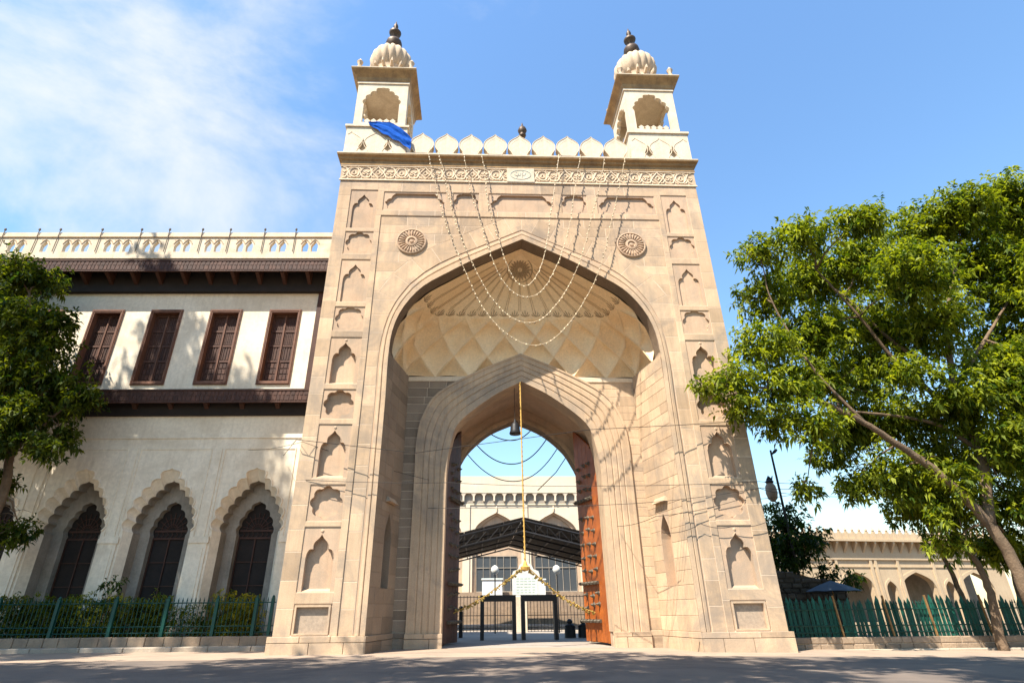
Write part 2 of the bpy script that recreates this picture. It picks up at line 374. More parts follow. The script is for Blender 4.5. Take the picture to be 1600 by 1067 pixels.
# ------------------------------------------------------------------ GATEWAY
G = empty('gateway', (0, 0, 0), 0, 'tall sandstone gateway with deep pointed arch and twin domed pavilions on top', 'gateway')
A_OUT = [(7.52, 11.0), (7.55, 13.2), (7.38, 14.94), (6.98, 16.3), (6.22, 17.58), (5.29, 18.51), (4.18, 19.25), (2.4, 20.15), (0, 21.34)]
A_IN = [(7.0, 11.0), (7.03, 13.2), (6.93, 14.75), (6.46, 16.11), (5.52, 17.38), (4.16, 18.33), (2.4, 19.4), (0, 20.64)]
F_OUT = [(5.70, 8.0), (5.70, 9.74), (5.45, 11.13), (4.62, 12.5), (2.4, 13.8), (0, 14.87)]
F_IN = [(4.05, 7.0), (4.03, 8.4), (3.86, 9.6), (3.40, 10.78), (1.6, 12.25), (0, 13.12)]
R_IN = [(3.87, 8.0), (3.82, 9.05), (3.50, 9.8), (2.93, 10.7), (1.65, 11.8), (0, 12.55)]
aout, ain = arch(A_OUT, 26), arch(A_IN, 26)
fout, fin = arch(F_OUT, 22), arch(F_IN, 22)
rin = arch(R_IN, 22)
hw_out = halfwidth(aout)
STONES = []     # (area, MB, name)
def stone(q, y0, y1, xf=None, m='stone', w=1.0, t=None):
    a = abs(sum(q[i][0] * q[(i + 1) % 4][1] - q[(i + 1) % 4][0] * q[i][1] for i in range(4))) / 2
    if a < 0.01: return
    b = MB(xf); b.block(q, y0, y1, tone=tone() if t is None else t); STONES.append((a * w, b, m))
def courses(zs, lf, rf, length, y0, y1, xf=None, m='stone', w=1.0, gap=0.022):
    for i, (z0, z1) in enumerate(zip(zs, zs[1:])):
        zb, zt = z0 + gap / 2, z1 - gap / 2
        l0, l1, r0, r1 = lf(zb), lf(zt), rf(zb), rf(zt)
        wid = max(r0, r1) - min(l0, l1)
        if wid < 0.12: continue
        n = max(1, round(wid / length)); cuts = [k / n for k in range(n + 1)]
        if n > 1:
            off = (0.5 if i % 2 else 0.0) / n * 0.6
            cuts = [0] + [min(0.97, max(0.03, c + off - 0.3 / n + random.uniform(-.12, .12) / n)) for c in cuts[1:-1]] + [1]
        for a, b in zip(cuts, cuts[1:]):
            g0 = gap / 2 if a > 0 else 0; g1 = gap / 2 if b < 1 else 0
            lo, hi = min(l0, l1), max(r0, r1)
            def X(c, l, r):
                x = lo + (hi - lo) * c
                return min(max(x, l), r)
            q = [(X(a, l0, r0) + g0, zb), (X(b, l0, r0) - g1, zb), (X(b, l1, r1) - g1, zt), (X(a, l1, r1) + g0, zt)]
            if q[1][0] - q[0][0] < .02 and q[2][0] - q[3][0] < .02: continue
            stone(q, y0, y1, xf, m, w)
def levels(z0, z1, h, jit=0.12):
    n = max(1, round((z1 - z0) / h)); zs = [z0 + (z1 - z0) * k / n for k in range(n + 1)]
    return [zs[0]] + [z + random.uniform(-jit, jit) * h for z in zs[1:-1]] + [zs[-1]]
K = lambda c: (lambda z: c)

PAN = [(24.05, 21.25, 'o', .10), (21.02, 19.49, 's', .10), (19.12, 16.41, 'o', .10), (16.12, 14.69, 's', .10), (14.32, 11.73, 'o', .27),
       (11.45, 9.92, 's', .27), (9.66, 7.10, 'o', .25), (6.80, 5.18, 's', .24), (4.95, 2.30, 'o', .26), (1.86, 0.70, 'r', .10)]
TOP = [(-8.1, -4.42, 'c'), (-4.02, -2.48, 's'), (-1.92, 2.02, 'c'), (2.42, 3.96, 's'), (4.56, 8.05, 'c')]
EX, PO, PI_, FX = 10.76, 10.05, 8.46, 8.15
# core wall with arch opening and pockets behind the niches
holes = []
for sgn in (-1, 1):
    for zt, zb, k, d in PAN:
        a, b = sorted((sgn * (PO - .06), sgn * (PI_ + .06))); holes.append(rect(a, b, zb + .05, zt - .05))
for a, b, k in TOP: holes.append(rect(a + .06, b - .06, 22.62, 23.88))
core = MB(); core.plate([rect(-EX + .02, EX - .02, -.5, 24.8)] + [[(x, z if z > 0 else -.5) for x, z in ain]] + holes, .08, .9)
core.box(-EX + .02, EX - .02, .05, 9.2, 24.8, 26.6)
for s in (-1, 1):
    a, b = sorted((s * (EX - .02), s * 7.3)); core.box(a, b, .9, 8.6, -.5, 24.8)
core.plate([rect(-EX + .02, EX - .02, -.5, 24.8), [(x, z if z > 0 else -.5) for x, z in rin]], 8.3, 9.2)
core.build('wall', 'panel', G)
# mortar bed of the flat facade
fieldpoly = [(-FX, .65), (-FX, 22.2), (FX, 22.2), (FX, .65)]
mh = []
for sgn in (-1, 1):
    for zt, zb, k, d in PAN:
        a, b = sorted((sgn * PO, sgn * PI_)); mh.append(rect(a, b, zb, zt))
for a, b, k in TOP: mh.append(rect(a, b, 22.57, 23.95))
mort = MB(); mort.plate([rect(-EX, EX, .3, 24.77), [(-FX, .3)] + fieldpoly[1:3] + [(FX, .3)]] + mh, .007, .075, back=False)
outer_field = [(-FX, .3)] + [(-FX, 22.2), (FX, 22.2)] + [(FX, .3)]
mort.plate([outer_field + [(x, z if z > 0 else .3) for x, z in aout[::-1]]], .057, .075, back=False, sides=False)
mort.build('mortar_bed', 'mortar', G)
for sgn in (-1, 1):
    def xf(p, s=sgn): return (p[0] * s, p[1], p[2])
    courses(levels(.65, 24.77, 1.05), K(PO), K(EX), 1.5, 0, .012, xf)                      # outer stile
    z = .65
    rails = [(PAN[i][1], PAN[i + 1][0]) for i in range(9)]
    for zt, zb in rails: courses([zb, zt], K(PI_), K(PO), 2.2, 0, .012, xf)                 # rails
    courses([24.05, 24.77], K(PI_), K(PO), 2.2, 0, .012, xf)
    courses(levels(.65, 22.2, 1.15), K(FX), K(PI_), 1.0, 0, .012, xf)                        # inner stile
    # voussoir ring round the big arch, then coursed spandrel
    oc = arch([(x * 1.0 + .0, z) for x, z in A_OUT], 26); n = len(oc) // 2
    ring_in = [(-x, z) for x, z in oc[1:n + 1]]
    ring_out = []
    for i, (x, z) in enumerate(ring_in):
        a = Vector(ring_in[max(0, i - 1)]); b = Vector(ring_in[min(len(ring_in) - 1, i + 1)]); d = (b - a).normalized(); nn = Vector((d.y, -d.x))
        ring_out.append((x + nn.x * 1.15, z + nn.y * 1.15))
    ring_out[-1] = (0, ring_out[-1][1] + .35)
    k0 = next(i for i, p in enumerate(ring_out) if p[0] < FX)
    idx = list(range(k0, len(ring_in) - 1, 2)) + [len(ring_in) - 1]
    for a, b in zip(idx, idx[1:]):
        q = [ring_in[a], ring_out[a], ring_out[b], ring_in[b]]
        c = Vector((sum(p[0] for p in q) / 4, sum(p[1] for p in q) / 4))
        q = [tuple(Vector(p) + (c - Vector(p)).normalized() * .016) for p in q]
        q = [(max(0.006, x), z) for x, z in q]
        stone(q, .05, .062, xf)
    zk = ring_out[k0][1]
    zo = sorted([(z, x) for x, z in ring_out[k0:]]); zz = [p[0] for p in zo]; xx = [p[1] for p in zo]
    zi0, xi0 = ring_in[k0][1], ring_in[k0][0]
    def lowleft(z):
        base = hw_out(z) + .015
        return base if z < zi0 else max(base, xi0 + (ring_out[k0][0] - xi0) * (z - zi0) / (zk - zi0) + .03)
    courses([z for z in levels(.65, zi0, 1.0)] + [zk], lowleft, K(FX), 1.2, .05, .062, xf)
    rt = ring_out[-1][1]
    courses(levels(zk, 22.2, .62, .06), lambda z: float(np.interp(z, zz, xx)) + .015 if z < rt else 0.006, K(FX), 1.5, .05, .062, xf)
    # plinth
    courses([-.5, .42, .66], K(7.0), K(10.93), 1.2, -.12, .1, xf, w=1.2)
for a, b in [(-8.1, 8.05)]:
    courses([23.95, 24.77], K(-PI_), K(PI_), 1.7, 0, .012); courses([22.2, 22.57], K(-PI_), K(PI_), 1.9, 0, .012)
cuts = [-PI_] + [x for t in TOP for x in t[:2]] + [PI_]
for a, b in zip(cuts[::2], cuts[1::2]): courses([22.57, 23.95], K(a), K(b), 2, 0, .012)

# niche panels: front slab with shaped recess and its back slab
def cart(cx, hw, zb, zt):
    H = [(hw * .86, zb)] + spline([(hw * .88, zb + .25), (hw * .95, zb + .42), (hw * .93, zb + .5)], 4) + spline([(hw * .90, zb + .5), (hw * .86, zb + .66), (hw * .78, zb + .72)], 4) + \
        spline([(hw * .76, zb + .72), (hw * .72, zb + .92), (hw * .62, zt)], 5)
    return [(cx - x, z) for x, z in H] + [(cx + x, z) for x, z in H[::-1]]
def niche_panel(x0, x1, zb, zt, kind, d):
    cx = (x0 + x1) / 2; yf = .045; b = MB(); t = tone()
    if kind == 's':
        L = multifoil(cx, (zb + zt) / 2 + .02, .50, .235, 8)
    elif kind == 'o':
        L = ogee(cx, zb + .02 if zb < 3 else zb + .03, zb + .52 * (zt - zb), .60, .36 * (zt - zb))
    elif kind == 'c': L = cart(cx, (x1 - x0) / 2, zb + .18, zt - .10)
    else: L = rect(x0 + .12, x1 - .14, zb + .06, zt - .12)
    b.plate([rect(x0, x1, zb, zt), L], yf, yf + d, t, back=False, sides=False); b.side(L, yf, yf + d, t)
    if kind == 'o':   # sloping sill is inside the niche, small boss over the point
        b.add([(L[0][0], yf, L[0][1]), (L[-1][0], yf, L[-1][1]), (L[-1][0], yf + d, L[-1][1] + d * .5), (L[0][0], yf + d, L[0][1] + d * .5)], [(0, 1, 2, 3)], t)
    o = b.build('niche_panel', 'panel', G)
    bb = MB(); bb.plate([L], yf + d, yf + d + .05, tone(), back=False); bb.build('niche_back', 'speckle' if kind == 'r' else 'panel', o)
    if kind == 'o' and d > .2:
        zz = max(p[1] for p in L) + .14
        r = MB(); r.lathe([(0.001, -.04), (.075, -.03), (.085, 0), (.04, .03), (.001, .03)], n=10)
        me = MB(lambda p: (cx + p[0], yf - p[2], zz + p[1])); me.add(r.v, r.f); me.build('boss', 'panel', o)
        fm = MB(); fm.tube([(x, yf - .005, z) for x, z in L[1:-1]], .018, 4); fm.build('moulding', 'panel', o)
    if kind == 'r':
        f = MB(); f.plate([rect(x0 + .04, x1 - .06, zb, zt - .04), L], yf - .06, yf + .0, .6, back=False); f.build('panel_frame', 'stone', o)
for sgn in (-1, 1):
    for zt, zb, k, d in PAN:
        a, b = sorted((sgn * PO, sgn * PI_)); niche_panel(a, b, zb, zt, k, d)
for a, b, k in TOP: niche_panel(a, b, 22.57, 23.95, k, .12)

# archivolt mouldings of the front arch and soffit
prof = [(0, .062), (0, .28), (.20, .28), (.20, .01), (.44, -.01), (.50, .0), (.50, .10), (.58, .10), (.58, -.03), (1, -.03)]
b = MB()
for (f0, y0), (f1, y1) in zip(prof, prof[1:]):
    A = [(o[0] + (i[0] - o[0]) * f0, y0, max(.66, o[1] + (i[1] - o[1]) * f0)) for o, i in zip(aout, ain)]
    B = [(o[0] + (i[0] - o[0]) * f1, y1, max(.66, o[1] + (i[1] - o[1]) * f1)) for o, i in zip(aout, ain)]
    b.strip(A, B, .55)
b.build('archivolt', 'stone', G, smooth_angle=35)
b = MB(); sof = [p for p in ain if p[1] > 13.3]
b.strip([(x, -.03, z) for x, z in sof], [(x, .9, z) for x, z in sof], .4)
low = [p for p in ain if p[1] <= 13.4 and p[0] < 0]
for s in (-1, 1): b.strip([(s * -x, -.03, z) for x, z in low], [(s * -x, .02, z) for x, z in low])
b.build('arch_soffit', 'shadestone', G, smooth=True)

# splayed jambs of the recess
JD = Vector((.67, 3.2)).length
for sgn in (-1, 1):
    def xf(p, s=sgn):      # local: x along jamb from the front, y depth into the wall
        c, d = .67 / JD, 3.2 / JD
        return (s * (7.0 - p[0] * c + p[1] * d), p[0] * d + p[1] * c, p[2])
    nx0, nx1 = 1.35, 2.25
    N = [(nx0, 2.5), (nx1, 2.5), (nx1, 4.6)] + spline([(nx1, 4.6), (nx1 - .1, 5.1), ((nx0 + nx1) / 2, 5.75)], 6)[1:] + spline([((nx0 + nx1) / 2, 5.75), (nx0 + .1, 5.1), (nx0, 4.6)], 6)[1:]
    b = MB(xf); b.plate([rect(0, JD, -.5, 13.45), N], .012, .3, back=False, sides=False); b.side(N, 0, .5); b.plate([N], .5, .55, back=False)
    b.build('jamb_wall', 'shadestone' if sgn < 0 else 'panel', G)
    m = 'shadestone' if sgn < 0 else 'stone'  # left jamb takes the stone with shade in its colour
    zs = levels(.66, 13.4, .62)
    lev = [z for z in zs if z < 2.3] + [2.5] + [z for z in zs if 2.75 < z < 5.6] + [5.8] + [z for z in zs if z > 6.05]
    for z0, z1 in zip(lev, lev[1:]):
        if z0 >= 2.49 and z1 <= 5.81:
            courses([z0, z1], K(.02), K(nx0 - .02), 1.0, 0, .012, xf, m, .9); courses([z0, z1], K(nx1 + .02), K(JD), 1.1, 0, .012, xf, m, .9)
        else: courses([z0, z1], K(.02), K(JD), 1.15, 0, .012, xf, m, .9)
    courses([-.5, .42, .66], K(-.12), K(JD), 1.2, -.09, .02, xf, m)
    h = MB(xf); h.add([(nx0 - .15, -.22, 6.25), (nx1 + .15, -.22, 6.25), (nx1 + .15, .02, 6.25), (nx0 - .15, .02, 6.25), (nx0 - .05, -.05, 6.5), (nx1 + .05, -.05, 6.5), (nx1 + .05, .02, 6.5), (nx0 - .05, .02, 6.5)],
          [(0, 3, 2, 1), (4, 5, 6, 7), (0, 1, 5, 4), (1, 2, 6, 5), (2, 3, 7, 6), (3, 0, 4, 7)]); h.build('niche_hood', 'stone', G)

# back wall of the recess, inner arch with stepped mouldings
BY = 3.2; hw_f = halfwidth(fout)
gable = [(x * 1.0, z) for x, z in fout if z > 13.42]
b = MB(); b.plate([[(-7.3, -.5), (-7.3, 13.42)] + gable + [(7.3, 13.42), (7.3, -.5)], [(x * 1.02, z * 1.01 if z > 0 else -.5) for x, z in fin]], BY + .012, BY + .7); b.build('back_wall', 'mortar', G)
for sgn in (-1, 1):
    def xf(p, s=sgn): return (p[0] * s, p[1], p[2])
    courses(levels(.66, 13.2, .46), lambda z: hw_f(z) + .02, K(6.34), .95, BY, BY + .012, xf, 'shadestone' if sgn < 0 else 'stone', .8)  # left strip is the same stone, its shade put into the colour
    courses([-.5, .42, .66], lambda z: 5.74, K(6.4), .95, BY - .1, BY + .012, xf, 'shadestone' if sgn < 0 else 'stone', .8)
    courses([-.5, .40, .62], K(4.0), K(5.74), .9, BY - .25, BY + .012, xf, 'stone', .8)
prof = [(0, BY), (0, BY - .14), (.06, BY - .14), (.06, BY - .10), (.09, BY - .10), (.22, BY - .13), (.25, BY - .08), (.28, BY - .13), (.40, BY - .14), (.43, BY - .09), (.46, BY - .14), (.58, BY - .15), (.60, BY - .10), (.62, BY - .10), (.64, BY - .15), (.78, BY - .16), (.80, BY - .12), (.82, BY - .16), (1, BY - .17), (1, BY + 1.1)]
b = MB()
for (f0, y0), (f1, y1) in zip(prof, prof[1:]):
    A = [(o[0] + (i[0] - o[0]) * f0, y0, max(.6, o[1] + (i[1] - o[1]) * f0)) for o, i in zip(fout, fin)]
    B = [(o[0] + (i[0] - o[0]) * f1, y1, max(.6, o[1] + (i[1] - o[1]) * f1)) for o, i in zip(fout, fin)]
    b.strip(A, B, .5)
b.build('inner_arch_frame', 'stone', G, smooth_angle=35)
# passage behind
pin = [(x * 1.13, z * 1.03 if z > 1 else z) for x, z in fin]
b = MB(); b.strip([(x, BY + .7, z if z > 0 else -.5) for x, z in pin], [(x, 8.3, z if z > 0 else -.5) for x, z in pin])
b.plate([[(x, z if z > 0 else -.5) for x, z in pin], [(x * 1.01, z * 1.005 if z > 0 else -.5) for x, z in fin]], BY + .705, BY + 1.1)
b.build('passage_vault', 'panel', G)
b = MB(); b.strip([(x, 8.25, z) for x, z in rin], [(x, 9.25, z) for x, z in rin])
ro = [(x * 1.05, z * 1.02 if z > 0 else 0) for x, z in rin]
b.plate([ro, [(x, z) for x, z in rin]], 8.2, 8.3, back=False); b.build('rear_arch', 'stone', G)
# chamber side walls block light
b = MB()
for s in (-1, 1):
    x0, x1 = sorted((s * 4.62, s * 7.3)); b.box(x0, x1, BY + .7, 8.35, -.5, 8.0)
b.box(-7.3, 7.3, BY + .7, 8.35, 14.3, 14.9); b.build('passage_wall', 'panel', G)

# half vault with net of concave cells
IMP = 13.38
va = [(x * .985, z) for x, z in spline([(6.95, 13.38), (6.88, 14.75), (6.42, 16.11), (5.48, 17.38), (4.14, 18.30), (2.38, 19.38), (0, 20.60)], 91)]
hx0 = va[0][0]
rim = [Vector((-hx0, .88)), Vector((-6.36, BY)), Vector((6.36, BY)), Vector((hx0, .88))]
rl = [0, (rim[1] - rim[0]).length]; rl.append(rl[1] + 12.72); rl.append(rl[2] + rl[1])
def rimpt(u):
    d = u * rl[3]
    i = 0 if d < rl[1] else (1 if d < rl[2] else 2)
    return rim[i].lerp(rim[i + 1], (d - rl[i]) / (rl[i + 1] - rl[i]))
def vpt(u, t, off=0.0):
    r = rimpt(u); k = t * 90; i = min(89, int(k)); fr = k - i
    x = va[i][0] * (1 - fr) + va[i + 1][0] * fr; z = va[i][1] * (1 - fr) + va[i + 1][1] * fr
    h = x / hx0; zz = (z - IMP) / 7.25
    hy = math.sqrt(max(0, 1 - zz ** 2.2)) * .94 + .06
    p = Vector((r.x * h, .88 + (r.y - .88) * hy * (1 - max(0, zz - .8) * .2), z))
    if off:
        p = p + Vector((p.x * .12, .9, .55)).normalized() * off
    return p
NU, NT = 288, 120; VT = .37
b = MB(); vs = []; tn = []
NC = 9
for j in range(NT + 1):
    t = j / NT
    for i in range(NU + 1):
        u = i / NU; off = 0; tt = .5
        if t < VT:
            w = t / VT * 3.0
            lev = int(w) if w < 3 else 2
            A = u * NC + w / 2 + .0; B = u * NC - w / 2
            p, q = A % 1, B % 1
            c = (math.sin(math.pi * p) * math.sin(math.pi * q)) ** .55
            off = .8 * c * (1 - .45 * t / VT) * min(1, (VT - t) / .07)
            tt = .5
        elif t < .42: off = 0
        else:
            p = (u * 16) % 1; off = .10 * math.sin(math.pi * p) ** .5 * min(1, (t - .42) * 6) * (1 - t)
        vs.append(vpt(u, t, off))
b.add(vs, [(j * (NU + 1) + i, j * (NU + 1) + i + 1, (j + 1) * (NU + 1) + i + 1, (j + 1) * (NU + 1) + i) for j in range(NT) for i in range(NU)])
b.build('vault', 'vault', G, smooth=True)
for i in range(1, 16):
    for du in (-.006, .006):
        r = MB(); r.tube([vpt(i / 16 + du * (1 - t * .5), t, -.015) for t in np.linspace(.43, .86, 16)], .010, 5); r.build('rib', 'vaultline', G, smooth=True)
nb = MB()                                   # net lines between the cells
for k in range(-3, NC + 4):
    for sg in (-.5, .5):
        P = []
        for w in np.linspace(0, 3, 30):
            u = (k - sg * w) / NC
            if 0.004 < u < .996: P.append(vpt(u, w / 3 * VT, -.012))
        if len(P) > 2: nb.tube(P, .019, 4)
nb.build('net_ribs', 'vault', G, smooth=True)
fb = MB()                                   # floral plaster band
for k in range(22):
    u0 = (k + .5) / 22
    for du, dt, c in [(0, .055, 0), (.010, .04, 1), (-.010, .04, -1), (.016, .018, 1.6), (-.016, .018, -1.6)]:
        P = [vpt(u0 + du * s + c * .004 * math.sin(3 * s), .385 + dt * s, -.015) for s in np.linspace(0, 1, 7)]
        fb.tube(P, [.018, .02, .024, .03, .03, .024, .01], 4)
fb.build('floral_band', 'vaultline', G, kind='stuff')
cz = vpt(.5, .85); tv = (vpt(.5, .9) - vpt(.5, .8)).normalized(); nv = tv.cross(Vector((1, 0, 0))).normalized(); nv = nv if nv.y < 0 else -nv; b = MB()
for k in range(20):
    a = 2 * math.pi * k / 20
    L = [(.16 + .5 * s, .055 * math.sin(math.pi * min(1, s * 1.05)) + .012) for s in np.linspace(0, 1, 7)]
    pts = []
    for rr, wd in L: pts.append((rr, wd))
    P = [cz + Vector((1, 0, 0)) * rr * math.cos(a) + tv * rr * math.sin(a) + nv * .03 for rr, _ in pts]
    b.tube(P, [w for _, w in pts], 5)
for rr in (.16, .74): b.tube([cz + Vector((1, 0, 0)) * rr * math.cos(a) + tv * rr * math.sin(a) + nv * .03 for a in np.linspace(0, 2 * math.pi, 25)], .03, 4)
b.build('vault_rosette', 'vaultline', G, smooth=True)
b = MB(); b.box(-6.34, 6.34, BY - .05, BY + .05, 13.16, 13.40)
for s in (-1, 1):
    q = [(s * 6.34, BY), (s * 6.82, .92), (s * 6.77, .92), (s * 6.29, BY)]
b.build('impost_band', 'frieze', G)

# medallions in the spandrels
for sx in (-6.28, 6.28):
    o = None
    def xf(p, c=sx): return (c + p[0], .05 - p[2], 20.38 + p[1])
    b = MB(xf); b.lathe([(.84, 0), (.84, .09), (.78, .11), (.74, .06), (.34, .05), (.33, .11), (.22, .13), (.20, .07), (.12, .07), (.09, .12), (.001, .13)], n=40)
    o = b.build('medallion', 'panel', G, smooth_angle=35)
    for k in range(24):
        a = 2 * math.pi * k / 24; p = MB(xf)
        p.tube([(r * math.cos(a), r * math.sin(a), .075) for r in (.36, .45, .58, .68, .73)], [.018, .03, .05, .055, .02], 6)
        p.build('petal', 'panel', o, smooth=True)

# carved frieze, plaque, cornice
b = MB(); b.box(-10.80, 10.80, -.02, .06, 24.77, 25.87); b.build('frieze', 'friezeback', G)
b = MB()
for z, h, y in [(24.74, .09, -.07), (25.80, .07, -.08)]: b.box(-10.84, 10.84, y, .0, z, z + h)
b.build('frieze_moulding', 'frieze', G)
b = MB()
def frz(P, r=.05): b.tube([(x, -.03, z) for x, z in P], r, 5)
x = -10.7; k = 0
while x < 10.3:
    w = 1.42
    if abs(x + w / 2) > 1.25:
        c = x + w / 2; z0, z1, zm = 24.88, 25.78, 25.33
        if k % 2 == 0:
            frz([(c + .30 * math.cos(a), zm + .36 * math.sin(a)) for a in np.linspace(0, 2 * math.pi, 15)])
            frz([(c - .12, zm - .1), (c, zm + .14), (c + .12, zm - .1), (c, zm - .16), (c - .12, zm - .1)], .045)
        else:
            frz([(c, z1), (c + .34, zm), (c, z0), (c - .34, zm), (c, z1)]); frz([(c, zm + .16), (c + .13, zm), (c, zm - .16), (c - .13, zm), (c, zm + .16)], .045)
        for s in (-1, 1):
            frz([(c + s * .34, zm), (c + s * .5, zm + .34), (c + s * .70, z1 - .04)], .045); frz([(c + s * .34, zm), (c + s * .5, zm - .34), (c + s * .70, z0 + .04)], .045)
            frz([(c + s * .52, zm + .12), (c + s * .60, zm + .02), (c + s * .70, zm + .1)], .04); frz([(c + s * .50, zm - .1), (c + s * .62, zm - .16), (c + s * .70, zm - .02)], .04)
            frz([(c + s * .16, z1 - .06), (c + s * .34, z1 - .12), (c + s * .40, z1 - .28)], .04); frz([(c + s * .16, z0 + .06), (c + s * .34, z0 + .12), (c + s * .40, z0 + .28)], .04)
    x += w; k += 1
b.build('frieze_carving', 'frieze', G, kind='stuff')
b = MB(); b.box(-.80, .86, -.10, .02, 24.80, 25.86); pq = b.build('inscribed_plaque', 'plaster', G)
b = MB(lambda p: (p[0] + .03, -.10 - .0 + p[1], p[2] + 25.34))
b.tube([(.62 * math.cos(a), 0, .36 * math.sin(a)) for a in np.linspace(0, 2 * math.pi, 25)], .022, 4)
for P in [[(.32, .16), (.26, -.02), (.10, -.05), (.06, .06), (.12, .10)], [(-.02, .14), (-.02, -.05), (-.12, -.06)], [(-.12, .10), (-.14, -.05), (-.30, -.06), (-.36, .02)], [(.2, .2), (.1, .24)], [(-.25, -.16), (-.16, -.16)], [(.05, -.17), (.14, -.17)], [(-.22, .16), (-.3, .22)]]:
    b.tube([(x, 0, z) for x, z in P], .022, 4)
b.build('inscription', 'ink', pq)
cp = [(-.0, 25.86), (-.10, 25.88), (-.10, 25.97), (-.06, 25.99), (-.06, 26.22), (-.16, 26.30), (-.20, 26.42), (-.33, 26.50), (-.36, 26.60), (-.30, 26.66), (.05, 26.74)]
b = MB()
ring = lambda o, z: [(-EX + o, o, z), (EX - o, o, z), (EX - o, 9.2 - o, z), (-EX + o, 9.2 - o, z)]
for (o0, z0), (o1, z1) in zip(cp, cp[1:]): b.strip(ring(o0, z0), ring(o1, z1), closed=True)
b.add(ring(.05, 26.74), [(0, 1, 2, 3)]); b.build('cornice', 'cornice', G)
b = MB(); b.box(-EX - .34, EX + .34, -.345, .02, 26.612, 26.68); b.build('cornice_fillet', 'plaster', G)
for s in (-1, 1):                             # little drain holes in the cornice band
    for xx in (-5.55, -4.0): pass
# parapet with merlons
b = MB(); b.box(-6.98, 6.98, .0, .5, 26.70, 27.05); b.build('parapet_wall', 'plaster', G)
def merlon_poly(): 
    H = [(.50, 26.98), (.44, 27.10), (.50, 27.26)] + spline([(.50, 27.26), (.68, 27.55), (.72, 27.86), (.60, 28.16), (.36, 28.38), (.12, 28.55), (0, 28.70)], 12)[1:]
    return [(-x, z) for x, z in H] + [(x, z) for x, z in H[::-1][1:]]
mp_ = merlon_poly()
b = MB(); b.prism(mp_, 0.0, .46)
mm = b.mesh('merlon'); mt = MB(); mt.tube([(x, -.004, z) for x, z in mp_[1:-1]], .028, 4)
mt.tube([(x * .78, .0, 27.05 + (z - 27.05) * .86) for x, z in mp_[2:-2]], .012, 4); mtm = mt.mesh('moulding')
for k in range(9):
    o = link('merlon', mm, 'plaster', G, (.03 + 1.525 * (k - 4), .012 * (k % 3), 0)); link('moulding', mtm, 'frieze', o)
